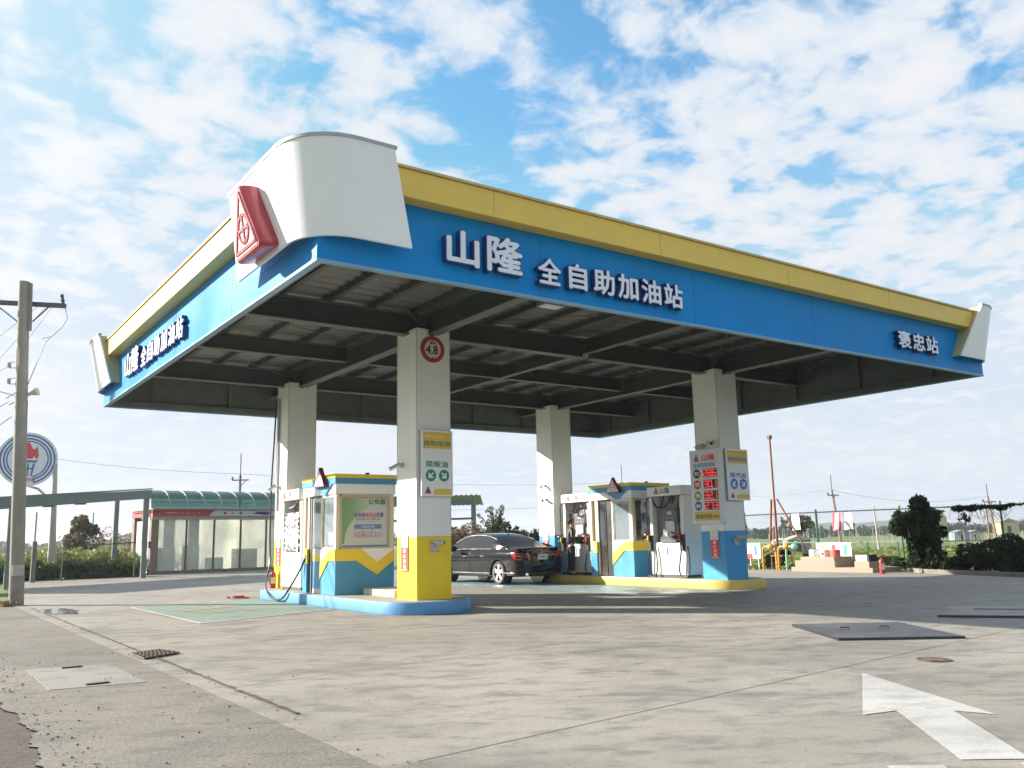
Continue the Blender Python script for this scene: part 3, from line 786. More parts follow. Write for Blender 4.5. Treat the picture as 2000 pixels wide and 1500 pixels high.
# ------------------------------------------------------------------ kiosks
def kiosk(yc, xf, name, label, open_door):
    """kiosk whose long side faces -x at xf, near corner at yc"""
    xb = xf + 1.47; yb = yc + 1.92; zb = ZI + .006
    r = thing(name, label, 'kiosk', (xf + .7, yc + 1, ZI), 'attendant kiosks on the islands')
    d0, d1 = yc + (.85 if not open_door else .90), yc + 1.56      # door bay
    lo = MB(); lo.box(xf, xb, yc, d0, zb, 1.02); lo.box(xf, xb, d1, yb, zb, 1.02); lo.build('lower_wall', mat('kiosk_blue', (.045, .28, .52), .42, var=.05, dirt=(.09, .32, .5), dscale=2, dlo=.62, dhi=.95), r, bevel=.006)
    ye = mat('kiosk_yellow', (.84, .60, .03), .45, var=.04)
    wl = MB(); wl.box(xf + .01, xb, yc + .01, d0, 1.021, 1.26); wl.box(xf + .01, xb, d1, yb, 1.021, 1.26); wl.build('sill_wall', white, r)
    # yellow chevron stripe, raised board on both faces
    b = MB()
    # -x face, u runs along -y from d0
    U = -Y; L_ = d0 - yc
    b.prism([(0, .58), (L_ - .38 if L_ > .5 else .3, .995), (L_ + .006, .995), (L_ + .006, 1.255), (L_ - .30, 1.255), (0, .93)], (xf, d0, 0), U, Z, -X, .001, .022)
    # -y face, u along x
    wd = xb - xf
    b.prism([(-.006, .99), (.50, .99), (1.02, .665), (wd, .985), (wd, 1.235), (1.02, .945), (.62, 1.255), (-.006, 1.255)], (xf, yc, 0), X, Z, -Y, .001, .022)
    b.build('chevron_stripe', ye, r, bevel=.003)
    b = MB(); b.prism([(L_ - .30, 1.255), (0, .93), (0, 1.255)], (xf, d0, 0), U, Z, -X, .001, .008); b.build('white_triangle', white, r); b = MB(); b.prism([(.62, 1.255), (1.02, .945), (wd, 1.235), (wd, 1.255)], (xf, yc, 0), X, Z, -Y, .001, .008); b.build('white_triangle', white, r)
    # posts of the glazed part
    b = MB()
    for (x0, x1, y0, y1) in ((xf + .004, xf + .09, yc + .004, yc + .13), (xb - .10, xb - .004, yc + .004, yc + .13), (xf + .004, xf + .09, d0 - .06, d0 + .004), (xf + .004, xf + .09, d1, d1 + .10), (xf + .004, xf + .09, yb - .10, yb - .004), (xb - .1, xb - .004, yb - .1, yb - .004)):
        b = MB(); b.box(x0, x1, y0, y1, 1.261 if y0 < d1 - .2 else zb, 2.50); b.build('frame_post', fr_cream, r, bevel=.004)
    b = MB(); b.box(xf + .01, xf + .085, yc + .131, d0 - .061, 2.43, 2.50); b.box(xf + .01, xf + .085, yc + .131, d0 - .061, 1.262, 1.30)
    b.build('window_rails', fr_cream, r, bevel=.004)
    b = MB(); b.box(xf + .13, xb - .1, yc + .02, yc + .10, 2.44, 2.50); b.box(xf + .13, xb - .1, yc + .02, yc + .10, 1.262, 1.30); b.box(xb - .16, xb - .101, yc + .02, yc + .1, 1.301, 2.439); b.box(xf + .091, xf + .16, yc + .02, yc + .1, 1.301, 2.439); b.build('window_frame', fr_grey, r)
    # side window with sash line, lower sill
    wn = MB(); wn.box(xf + .035, xf + .045, yc + .131, d0 - .061, 1.301, 2.429); w1 = wn.build('window', glassm, r)
    b = MB(); b.box(xf + .022, xf + .034, yc + .131, yc + .165, 1.301, 2.429); b.box(xf + .022, xf + .034, d0 - .095, d0 - .062, 1.301, 2.429); b.build('sash', fr_grey, w1)
    # notice poster behind the front window
    gx0, gx1, gz0, gz1 = xf + .161, xb - .161, 1.301, 2.439
    b = MB(); b.box(gx0, gx1, yc + .055, yc + .06, gz0, gz1); ps = b.build('notice_poster', mat('poster_grey', (.66, .68, .68), .4, var=.02), r)
    gw, gh = gx1 - gx0, gz1 - gz0
    O = Vector((gx0, yc + .0545, gz0)); N = -Y
    arc = [(0, 0), (.06 * gw, .06 * gh)] + [(.06 * gw + .94 * gw * (1 - math.cos(R_(a))), .06 * gh + .80 * gh * math.sin(R_(a))) for a in range(6, 91, 7)]
    b = MB(); b.prism(arc[1:] + [(gw, gh), (0, gh), (0, .06 * gh)], O, X, Z, N, .0005, .0015)
    gm = bpy.data.materials.get('poster_green')
    if gm is None:
        gm = mat('poster_green', (.25, .5, .1), .4); q = G(gm.node_tree); bs = gm.node_tree.nodes['Principled BSDF']
        sp = q.n('ShaderNodeSeparateXYZ'); q.l(q.n('ShaderNodeTexCoord').outputs['Generated'], sp.inputs[0])
        q.l(q.mix(q.ramp(sp.outputs[0], .05, .75), (.16, .40, .04), (.62, .70, .55)), bs.inputs['Base Color'])
    b.build('poster_curve', gm, ps)
    b = MB(); b.box(gx0, gx1, yc + .0525, yc + .0535, gz1 - .035, gz1); b.build('poster_top_strip', mat('printed_orange', (.62, .33, .03), .5), ps)
    b = MB(); b.box(gx0, gx1, yc + .0525, yc + .0535, gz0, gz0 + .035); b.build('poster_base_strip', blue_p, ps)
    tx = [('公佈欄', .58, .84, .38, .125, mat('letter_dark_green', (.03, .17, .06), .5), .04), ('全自助', .265, .585, .25, .10, mat('letter_navy', (.02, .05, .26), .5), .03), ('無現金', .52, .585, .235, .10, redp, .03), ('收費', .76, .585, .16, .10, mat('letter_navy', (.02, .05, .26), .5), .03),
          ('請自備電子支付或信用卡', .31, .535, .55, .035, mat('letter_navy', (.02, .05, .26), .5), .01), ('一 二 三 四 五', .34, .49, .45, .018, grey_p, .0)]
    for s_, u, v_, ww, hh, m_, bo in tx:
        b = MB(); b.text(s_, O + X * u * gw + Z * v_ * gh + N * .0016, X, Z, ww * gw, hh * gh, .0012, bo); b.build('notice_text', m_, ps)
    b = MB(); poly_stick(b, O + X * .275 * gw + Z * .36 * gh + N * .0016, X, Z, .60 * gw, .085 * gh, .0012); b.build('price_heading', blue_p, ps)
    b = MB(); b.text('汽油天天降', O + X * .42 * gw + Z * .375 * gh + N * .003, X, Z, .31 * gw, .045 * gh, .001, .02); b.build('notice_text', whp, ps)
    b = MB()
    poly_stick(b, O + X * .275 * gw + Z * .185 * gh + N * .0012, X, Z, .60 * gw, .18 * gh, .0003); b.build('price_frame', blue_p, ps); b = MB()
    for k in range(3): poly_stick(b, O + X * (.275 + .2 * k + .006) * gw + Z * .193 * gh + N * .0016, X, Z, .188 * gw, .162 * gh, .0008)
    b.build('price_box', mat('price_box_pale', (.62, .68, .74), .5), ps)
    for k, s_ in enumerate(('↓2.5', '↓2.2', '↓2')):
        b = MB(); b.text(s_, O + X * (.285 + .2 * k + (.03 if k == 2 else 0)) * gw + Z * .20 * gh + N * .0026, X, Z, (.175 if k < 2 else .12) * gw, .10 * gh, .001, .02); b.build('price_digits', redp, ps)
    b = MB(); b.box(gx0, gx1, yc + .03, yc + .036, gz0, gz1)
    gl = bpy.data.materials.get('clear_pane')
    if gl is None:
        gl = bpy.data.materials.new('clear_pane'); gl.use_nodes = True; q = G(gl.node_tree); o = gl.node_tree.nodes['Material Output']
        tr_ = q.n('ShaderNodeBsdfTransparent'); gs = q.n('ShaderNodeBsdfGlossy'); gs.inputs['Roughness'].default_value = .03
        fr = q.n('ShaderNodeFresnel'); mx = q.n('ShaderNodeMixShader'); q.l(q.m('MULTIPLY', fr.outputs[0], q.ramp(q.noise(q.n('ShaderNodeTexCoord').outputs['Object'], 4), .3, .7, .8, 1)), mx.inputs[0]); q.l(tr_.outputs[0], mx.inputs[1]); q.l(gs.outputs[0], mx.inputs[2]); q.l(mx.outputs[0], o.inputs[0])
    b.build('window_pane', gl, r)
    # door
    if open_door:
        b = MB(); b.box(xf + .06, xf + .09, d0 + .0, d1, zb, 2.46); b.build('door_opening_shade', dark, r)  # dark panel painted as the shade of the kiosk interior
        b = MB(); b.box(xf + .045, xf + .059, d0 + .30, d1 - .002, zb, 2.46); dr = b.build('door', mat('door_dark', (.035, .03, .025), .25, var=.1), r)
        b = MB(); b.box(xf + .036, xf + .044, d0 + .36, d1 - .06, 1.30, 2.38); b.build('pane', mat('pane_dark', (.03, .035, .045), .06, var=.1, spec=.8), dr)
        b = MB(); b.box(xf + .0, xf + .044, d1 - .05, d1 + .0, zb, 2.46); b.build('jamb', fr_cream, dr)
    else:
        b = MB(); b.box(xf + .02, xf + .055, d0 + .006, d1 - .22, zb, 2.46); dr = b.build('door', mat('kiosk_blue', (.045, .28, .52)), r)
        b = MB(); b.box(xf + .016, xf + .0195, d0 + .006, d1 - .22, zb, zb + .11); b.box(xf + .016, xf + .0195, d0 + .006, d1 - .22, .985, 1.11); b.build('door_cream_panel', fr_cream, dr)
        b = MB(); b.box(xf + .015, xf + .019, d0 + .006, d1 - .22, .99, 1.13); b.build('door_yellow_panel', ye, dr)
        b = MB(); b.box(xf + .012, xf + .019, d0 + .006, d1 - .22, 1.131, 1.27); b.build('door_white_panel', mat('door_pink_white', (.74, .64, .56), .5), dr)
        b = MB(); b.box(xf + .010, xf + .019, d0 + .03, d1 - .25, 1.30, 2.40); b.build('pane', glassm, dr)
        b = MB(); b.box(xf + .006, xf + .019, d0 + .008, d0 + .03, 1.275, 2.44); b.box(xf + .006, xf + .019, d1 - .249, d1 - .222, 1.275, 2.44); b.box(xf + .006, xf + .019, d0 + .031, d1 - .25, 2.401, 2.44); b.build('sash', fr_cream, dr)
        b = MB(); b.box(xf + .10, xf + .12, d1 - .22, d1, zb, 2.46); b.box(xf + .02, xf + .06, d1 - .12, d1 - .04, zb, 2.46); b.build('door_gap', mat('gap_grey', (.12, .115, .11), .5), r)
    # yellow and blue box on the door post
    b = MB(); b.box(xf - .05, xf + .0, d1 + .0, d1 + .16, .93, 1.27); b.build('yellow_guard', ye, r, bevel=.008)
    b = MB(); b.box(xf - .045, xf + .0, d1 + .01, d1 + .15, ZI + .008, .92); b.build('blue_guard', mat('kiosk_blue', (.045, .28, .52)), r)
    # head: white band, blue band, yellow top
    b = MB(); b.box(xf - .02, xb + .02, yc - .02, yb, 2.505, 2.73); hd = b.build('head_band', white, r, bevel=.004)
    b = MB(); b.box(xf - .045, xb + .045, yc - .045, yb + .02, 2.731, 2.865); b.build('head_blue', mat('kiosk_blue', (.045, .28, .52)), r)
    b = MB(); b.box(xf - .055, xb + .055, yc - .055, yb + .03, 2.866, 2.955); b.build('head_yellow', ye, r, bevel=.006)
    # blue down-pointing triangle holding the logo
    um = yc + .52
    b = MB(); b.prism([(-.62, .0), (.40, .0), (.0, -.245), (-.12, -.245)], (xf - .021, um, 2.735), -Y, Z, -X, .0, .035); b.build('head_triangle', mat('kiosk_blue', (.045, .28, .52)), r)
    b = MB(); tri = [(-.30, 0), (.30, 0), (0, .46)]; b.prism(tri, (xf - .06, um + .12, 2.68), -Y, Z, -X, 0, .10); lg = b.build('logo_board', mat('logo_back_red', (.22, .02, .03), .4), r, bevel=.006)
    b = MB(); b.prism([(-.27, .02), (.27, .02), (0, .43)], (xf - .06, um + .12, 2.68), -Y, Z, -X, .1005, .104); b.build('logo_face', mat('logo_face_white', (.84, .80, .79), .45), lg)
    b = MB(); emblem_lines(b, (xf - .06, um + .12, 2.685), -Y, Z, -X, .46, .1045, .013, .003); b.build('logo_lines', mat('logo_red', (.60, .05, .06), .4), lg)
    # roof edge thing: little vent
    b = MB(); b.cyl((xb - .55, yc + .3, 2.956), (xb - .55, yc + .3, 3.02), .05); b.build('roof_vent', dark, r)
    # interior back wall so the glass does not look into nothing
    b = MB(); b.box(xf + .35, xf + .37, yc + .12, yb - .1, zb, 2.5); b.build('inner_wall', mat('inner_grey', (.16, .18, .19), .6), r)
    b = MB(); b.box(xb - .03, xb - .004, yc + .14, yb - .11, 1.261, 2.5); b.box(xf + .1, xb - .11, yb - .03, yb - .006, 1.261, 2.5); b.build('rear_wall', fr_cream, r)
    if not open_door:
        b = MB(); poly_stick(b, (xf + .033, yc + .44, 1.36), -Y, Z, .19, .28, .002); b.build('paper_notice', whp, r)
    return r
kiosk(7.98, 3.84, 'attendant_kiosk', 'blue, yellow and white kiosk with a green notice poster standing on the blue island', False)
kiosk(8.29, 13.20, 'attendant_kiosk', 'blue, yellow and white kiosk with its dark door open on the yellow island', True)

# ------------------------------------------------------------------ dispensers
hose_m = blackrub
def nozzle(b, p, d=-X):
    p = Vector(p)
    b.bar(p + Z * .10, p - Z * .08, .05, .035, up=(0, 1, 0)); b.bar(p + Z * .09, p + Z * .12 + d * .12, .03, .03); b.bar(p - Z * .06, p - Z * .02 + d * .10, .025, .025)
def dispenser(y0, xf, label, covered=False, wet=True):
    """fuel dispenser facing -x at xf; occupies y0..y0+1.36"""
    y1 = y0 + 1.36; xb = xf + .62; zb = ZI + .006
    r = thing('fuel_dispenser', label, 'fuel pump', (xf + .3, y0 + .68, ZI), 'white fuel dispensers')
    dw = mat('dispenser_white', (.76, .75, .72), .35, var=.03, dirt=(.6, .58, .52), dscale=2.5, dlo=.62, dhi=.95)
    b = MB(); b.box(xf + .03, xb - .03, y0 + .04, y1 - .04, zb, zb + .075); b.build('plinth', mat('plinth_dark', (.07, .07, .065), .6), r)
    b = MB(); b.box(xf, xb, y0, y1, zb + .076, 1.20); lw = b.build('lower_cabinet', dw, r, bevel=.01)
    b = MB(); b.box(xf - .004, xf - .0005, y0 + .1, y1 - .1, .40, .405); b.box(xf - .004, xf - .0005, y1 - .6, y1 - .595, .42, 1.12); b.build('panel_gap', grey_p, lw)
    b = MB(); b.box(xf, xb, y0, y0 + .17, 1.201, 2.50); b.build('side_pillar', dw, r, bevel=.008)
    b = MB(); b.box(xf, xb, y1 - .12, y1, 1.201, 2.50); b.build('side_pillar', dw, r, bevel=.008)
    b = MB(); b.box(xf + .16, xf + .45, y0 + .171, y1 - .121, 1.201, 2.16); hd = b.build('display_head', mat('head_grey', (.20, .20, .20), .45, var=.08), r)
    b = MB(); b.box(xf + .30, xf + .34, y0 + .171, y1 - .121, 2.161, 2.50); b.build('top_recess', mat('recess_grey', (.32, .32, .31), .6), r)
    # screens, keypad shelf, card slots
    b = MB(); b.box(xf + .125, xf + .158, y0 + .42, y0 + .95, 1.83, 2.12); bz = b.build('screen_bezel', mat('bezel_dark', (.10, .10, .105), .4), hd)
    b = MB(); b.box(xf + .12, xf + .1245, y0 + .62, y0 + .78, 1.98, 2.07); b.box(xf + .12, xf + .1245, y0 + .58, y0 + .64, 1.87, 1.90); b.box(xf + .12, xf + .1245, y0 + .74, y0 + .80, 1.87, 1.90); b.build('small_screen', mat('lcd', (.42, .46, .44), .2), bz)
    b = MB(); b.box(xf + .12, xf + .158, y0 + .52, y0 + .86, 1.50, 1.80); b.build('price_screen', mat('screen_pale', (.50, .53, .54), .15, var=.05), hd)
    b = MB()
    b.prism([(0, 0), (.20, 0), (.20, .10), (.13, .20)], (xf + .17, y0 + .95, 1.205), -X, Z, -Y, 0, .62); b.build('keypad_shelf', mat('shelf_dark', (.07, .07, .07), .45), hd)
    b = MB(); b.box(xf + .03, xf + .10, y0 + .45, y0 + .60, 1.33, 1.44); b.box(xf + .02, xf + .10, y0 + .70, y0 + .80, 1.36, 1.46); b.build('card_reader', mat('reader_grey', (.38, .38, .37), .4), hd, bevel=.008)
    # canopy head with rounded ends
    pr_ = [(y0 - .03, 0)]
    b = MB(); b.prism(rrect(xf - .10, xb + .06, y0 - .04, y1 + .03, .10), (0, 0, 0), X, Y, Z, 2.505, 2.77); cn = b.build('head_canopy', dw, r, smooth=30, bevel=.012)
    b = MB(); b.prism([(-.11, 0), (.11, 0), (0, .19)], (xf - .101, y0 + .96, 2.555), -Y, Z, -X, .0005, .002); b.build('logo_triangle', mat('logo_pale_red', (.72, .42, .40), .5), cn)
    b = MB(); emblem_lines(b, (xf - .101, y0 + .96, 2.555), -Y, Z, -X, .21, .002, .016, .002); b.build('logo_lines', mat('logo_red', (.60, .05, .06), .4), cn)
    b = MB(); b.text('山隆', (xf - .101, y0 + .83, 2.565), -Y, Z, .40, .17, .003, .02); b.build('brand_lettering', mat('letter_grey', (.16, .16, .17), .5), cn)
    # hoses and nozzle holders on both pillars
    for k, (yy, out_) in enumerate(((y1 - .02, .0), (y0 + .10, .0)) if not covered else ()):
        b = MB(); b.box(xf - .10, xf - .0005, yy - .07, yy + .05, .98, 1.42); hk = b.build('nozzle_holder', mat('holder_black', (.02, .02, .02), .4), r, bevel=.012)
        b = MB(); nozzle(b, (xf - .13, yy, 1.32)); b.build('nozzle', mat('nozzle_yellow', (.75, .42, .02), .4) if k == 0 else mat('nozzle_red', (.55, .05, .04), .4), hk)
        b = MB()
        s_ = 1 if k == 0 else -1
        b.hose([(xf - .09, yy + .0, 1.0), (xf - .11, yy + .03, .80), (xf - .12, yy + .08 * 1, .50), (xf - .11, yy + .06, .34), (xf - .10, yy - .04, .275), (xf - .09, yy - .16, .29), (xf - .07, yy - .24, .42), (xf - .06, yy - .25, .75), (xf - .05, yy - .20, 1.10)], .021, 8)
        b.build('hose', hose_m, r, smooth=True)
        b = MB()
        b.hose([(xf - .05, yy - .05 if k == 0 else yy, 2.50), (xf - .13, yy, 2.38), (xf - .12, yy + .01, 2.0), (xf - .11, yy + .02, 1.6), (xf - .10, yy, 1.40)], .019, 8); b.build('hose', hose_m, r, smooth=True)
        b = MB()
        b.hose([(xf - .02, y0 + .45 + k * .3, 2.50), (xf - .10, y0 + .55 + .2 * k, 2.27), (xf - .10, y0 + .75 + .12 * k, 2.17), (xf - .09, y0 + 1.0 + .05 * k, 2.24), (xf - .04, y1 - .16, 2.49)], .018, 8)
        b.build('hose', hose_m, r, smooth=True)
    b = MB()
    for k in range(4 if not covered else 1): b.hose([(xf - .02, y0 + .22 + .07 * k, 2.50), (xf - .11, y0 + .26 + .03 * k, 2.33 + .02 * k), (xf - .05, y0 + .34 + .06 * k, 2.28), (xf + .02, y0 + .36 + .08 * k, 2.5)], .011, 6)
    b.build('hose_bundle', hose_m, r, smooth=True)
    b = MB(); b.box(xf + .03, xf + .12, y0 + .19, y0 + .36, 1.72, 2.16); b.build('hose_guide', black_p, r, bevel=.02)
    b = MB(); b.box(xf - .02, xf - .0005, y0 + .72, y0 + .82, .86, 1.08); b.build('receipt_slot', mat('slot_blue_white', (.45, .52, .70), .4), lw, bevel=.004)
    if covered:
        random.seed(4); b = MB(); nu, nv = 14, 22; vs = []; fs = []
        for i in range(nu):
            for j in range(nv):
                vs.append((xf - .03 + random.uniform(-.028, .028), y0 + .12 + .95 * i / (nu - 1) + random.uniform(-.015, .015), 1.24 + .95 * j / (nv - 1) + (random.uniform(-.05, .02) if j == 0 else 0)))
        for i in range(nu - 1):
            for j in range(nv - 1): fs.append((i * nv + j, i * nv + j + 1, (i + 1) * nv + j + 1, (i + 1) * nv + j))
        b.add(vs, fs); b.build('plastic_cover', plast, r)
    return r
dispenser(6.46, 13.45, 'white fuel dispenser with black hoses between the blue column and the yellow-island kiosk')
dispenser(10.46, 13.45, 'white fuel dispenser that the man in black stands at')
dispenser(10.55, 4.05, 'white fuel dispenser wrapped in crumpled plastic behind the blue-island kiosk', covered=True)

# ------------------------------------------------------------------ signs on the columns
def arrow_disc(b_disc, b_arrow, O, U, V, N, r, left, d):
    O, U, V, N = map(Vector, (O, U, V, N))
    b_disc.prism(circle(0, 0, r), O, U, V, N, d, d + .003)
    s = -1 if left else 1
    D1 = (U * s - V).normalized(); D2 = (U * s + V).normalized()
    b_arrow.obox(O - D1 * r * .62 - D2 * r * .13 + N * (d + .0032), D1 * r * 1.1, D2 * r * .26, N * .002)
    tip = O + D1 * r * .66
    b_arrow.obox(tip - D1 * r * .02 - U * s * r * .9 + V * 0 + N * (d + .0034) - V * (-.0) , U * s * r * .9, V * r * .26, N * .002)
    b_arrow.obox(tip - U * s * r * .26 + N * (d + .0036), U * s * r * .26, V * r * .9, N * .002)
def board(name, label, x0, x1, y, z0, z1, ink, fuel):
    r = thing(name, label, 'sign', ((x0 + x1) / 2, y, z0), 'self-service direction signs')
    b = MB(); b.box(x0, x1, y, y + .09, z0, z1); b.build('frame', alu, r, bevel=.006)
    w_, h_ = x1 - x0, z1 - z0; k = .035
    O = Vector((x0, y, z0)); N = -Y
    b = MB(); poly_stick(b, O + X * k + Z * k, X, Z, w_ - 2 * k, h_ - 2 * k, .002); fc = b.build('face', whp, r)
    b = MB(); poly_stick(b, O + X * k + Z * .72 * h_ + N * .0021, X, Z, w_ - 2 * k, .28 * h_ - k, .001); b.build('yellow_band', yel_p, fc); b = MB(); b.prism([(.36 * w_, k), (w_ - k, k), (w_ - k, .115 * h_), (.46 * w_, .115 * h_), (.40 * w_, .10 * h_)], O, X, Z, N, .0021, .0031); b.build('yellow_corner', yel_p, fc)
    b = MB(); b.text('Self Service', O + X * .10 * w_ + Z * .885 * h_ + N * .0032, X, Z, .62 * w_, .042 * h_, .001, .01); b.build('lettering', mat('letter_pale_yellow', (.86, .80, .55), .5), fc)
    b = MB(); b.text('自助加油', O + X * .08 * w_ + Z * .758 * h_ + N * .0032, X, Z, .84 * w_, .085 * h_, .0012, .03); o1 = b.build('lettering', ink, fc)
    b = MB(); b.text(fuel, O + X * .14 * w_ + Z * .435 * h_ + N * .0022, X, Z, .70 * w_, .10 * h_, .0012, .03); b.build('lettering', ink, fc)
    b1, b2 = MB(), MB()
    arrow_disc(b1, b2, O + X * .29 * w_ + Z * .315 * h_, X, Z, N, .165 * w_, True, .0022); arrow_disc(b1, b2, O + X * .71 * w_ + Z * .315 * h_, X, Z, N, .165 * w_, False, .0022)
    b1.build('arrow_disc', ink, fc); b2.build('arrow', whp, fc)
    b = MB(); emblem_lines(b, O + X * .20 * w_ + Z * .042 * h_, X, Z, N, .11 * h_, .0023, .018, .0015); b.build('logo_lines', mat('logo_red', (.60, .05, .06), .4), fc)
    return r
board('direction_sign', 'tall self-service sign with green arrows on the front yellow column', 4.275, 5.01, 4.80, 2.28, 3.63, green_p, '限柴油')
board('direction_sign', 'tall self-service sign with blue arrows on the right blue column', 13.38, 14.24, 4.80, 2.27, 3.62, blue_p, '限汽油')
# height limit sign
r = thing('height_limit_sign', 'round red and white 4.8 height limit sign at the top of the front column', 'sign', (4.60, 4.9, 5.35))
b = MB(); b.prism(circle(4.60, 5.35, .285, 40), (0, c1y, 0), X, Z, -Y, .008, .022); b.build('disc', mat('sign_red', (.42, .03, .045), .5), r)
b = MB(); b.prism(circle(4.60, 5.35, .195, 40), (0, c1y, 0), X, Z, -Y, .0222, .0235); fc = b.build('face', mat('sign_cream', (.66, .62, .56), .5), r)
b = MB(); b.text('4.8', (4.435, c1y - .0236, 5.235), X, Z, .29, .20, .002, .025); b.text('最高', (4.53, c1y - .0236, 5.455), X, Z, .15, .055, .002, .02); b.build('lettering', black_p, fc)
b = MB(); b.prism([(-.03, .196), (.03, .196), (0, .155)], (4.60, c1y, 5.35), X, Z, -Y, .0236, .0246); b.prism([(-.03, -.196), (.03, -.196), (0, -.155)], (4.60, c1y, 5.35), X, Z, -Y, .0236, .0246); b.build('triangle_mark', mat('sign_red', (.42, .03, .045), .5), fc)
# fire warning stickers on the -x faces
def sticker(x, y, z, label):
    r = thing('warning_sticker', label, 'sticker', (x, y, z), 'no-fire stickers on the columns')
    b = MB(); b.obox((x - .0145, y, z), (0, -.28, 0), (0, 0, .74), (-.004, 0, 0)); b.build('backing', mat('sticker_white', (.78, .74, .70), .5), r)
    b = MB(); b.obox((x - .019, y, z), (0, -.28, 0), (0, 0, .48), (-.0012, 0, 0)); rb = b.build('red_field', redp, r)
    for k, ch in enumerate('熄火加油'):
        b = MB(); b.text(ch, (x - .0204, y - .09, z + .37 - .105 * k), -Y, Z, .10, .085, .001, .03); b.build('lettering', whp, rb)
    b = MB(); b.obox((x - .0204, y - .03, z + .025), (0, -.22, 0), (0, 0, .014), (-.001, 0, 0)); b.build('small_print', whp, rb)
    b = MB()
    pts = circle(0, 0, .075, 20)
    for k in range(20):
        p0, p1 = pts[k], pts[(k + 1) % 20]
        b.bar((x - .0195, y - .14 + p0[0], z + .60 + p0[1]), (x - .0195, y - .14 + p1[0], z + .60 + p1[1]), .012, .002, up=(1, 0, 0))
    b.bar((x - .0195, y - .19, z + .65), (x - .0195, y - .09, z + .55), .012, .002, up=(1, 0, 0)); b.build('no_smoking_ring', mat('ring_pale_red', (.70, .38, .36), .5), r)
    return r
sticker(c1x, c1y + .62, .80, 'red and white warning sticker on the front yellow column')
sticker(c1x, c1y + sy + .62, .82, 'red and white warning sticker above the fire extinguisher on the rear yellow column')
sticker(c1x + sx, c1y + .50, .78, 'red and white warning sticker under the price board')
sticker(c1x + sx, c1y + sy + .60, .85, 'red and white warning sticker on the rear blue column behind the car')

# price board
r = thing('price_board', 'tall fuel price board with red glowing digits on the right blue column', 'price sign', (13.2, 5.3, 1.68))
px0, py0, pw, ph = 13.10, 5.83, 1.03, 1.95
b = MB(); b.box(px0, 13.268, py0 - pw, py0, 1.68, 1.68 + ph); b.build('cabinet', mat('cabinet_white', (.74, .74, .75), .4), r, bevel=.012)
O = Vector((px0, py0, 1.68)); U, N = -Y, -X
def bo(u, v_, ww, hh, d0, d1, b): b.obox(O + U * u + Z * v_ + N * d0, U * ww, Z * hh, N * (d1 - d0))
b = MB(); bo(.06, .06, pw - .12, ph - .12, .0005, .002, b); fc = b.build('face', mat('board_face', (.70, .70, .72), .4), r)
b = MB(); emblem_lines(b, O + U * .245 + Z * 1.64, U, Z, N, .20, .0022, .02, .0015); b.text('山隆', O + U * .43 + Z * 1.645 + N * .0022, U, Z, .46, .17, .0015, .03); b.build('red_lettering', redp, fc)
b = MB(); b.text('全自助加油站', O + U * .12 + Z * 1.475 + N * .0022, U, Z, .77, .13, .0015, .02); b.build('blue_lettering', blue_p, fc)
b = MB(); bo(.08, .08, pw - .16, .24, .0022, .0032, b); yb_ = b.build('hours_band', yel_p, fc)
b = MB(); b.text('營業時間24H', O + U * .12 + Z * .13 + N * .0034, U, Z, .80, .12, .0012, .02); b.build('hours_lettering', mat('hours_ink', (.05, .16, .20), .5), yb_)
led = emit('led_red', (1.0, .03, .045), .55)
SEG = {'0': 'abcdef', '1': 'bc', '2': 'abged', '3': 'abgcd', '6': 'afgedc', '7': 'abc', '8': 'abcdefg'}
def digit(b, u, v_, ww, hh, ch, d):
    t = ww * .17; h2 = hh / 2
    S = {'a': (0, hh - t, ww, t), 'd': (0, 0, ww, t), 'g': (0, h2 - t / 2, ww, t), 'f': (0, h2, t, h2), 'b': (ww - t, h2, t, h2), 'e': (0, 0, t, h2), 'c': (ww - t, 0, t, h2)}
    for s_ in SEG[ch]:
        x_, y_, w2, h3 = S[s_]; bo(u + x_ + .004, v_ + y_ + .004, w2 - .008, h3 - .008, d, d + .004 + .0002 * 'abcdefg'.index(s_), b)
rows = [('92', mat('disc_black', (.03, .04, .05), .5), '286', 1.21), ('95', mat('disc_red', (.50, .10, .08), .5), '301', .92), ('98', mat('disc_green', (.10, .38, .10), .5), '321', .63), ('柴油', mat('disc_navy', (.03, .12, .42), .5), '273', .36)]
for nm, dm, dg, v_ in rows:
    b = MB(); b.prism(circle(.235, v_ + .11, .125, 28), O, U, Z, N, .0022, .0035); ds = b.build('grade_disc', dm, fc)
    b = MB(); b.text(nm, O + U * .155 + Z * (v_ + .06) + N * .0036, U, Z, .16, .10, .0012, .03); b.build('grade_lettering', whp, ds)
    b = MB(); bo(.46, v_, .47, .22, .0022, .012, b); lp = b.build('led_panel', dark, fc)
    b = MB()
    for k, ch in enumerate(dg): digit(b, .475 + .155 * k, v_ + .02, .125, .18, ch, .0125)
    bo(.475 + .155 + .130, v_ + .02, .02, .025, .0125, .0165, b); b.build('led_digits', led, lp)

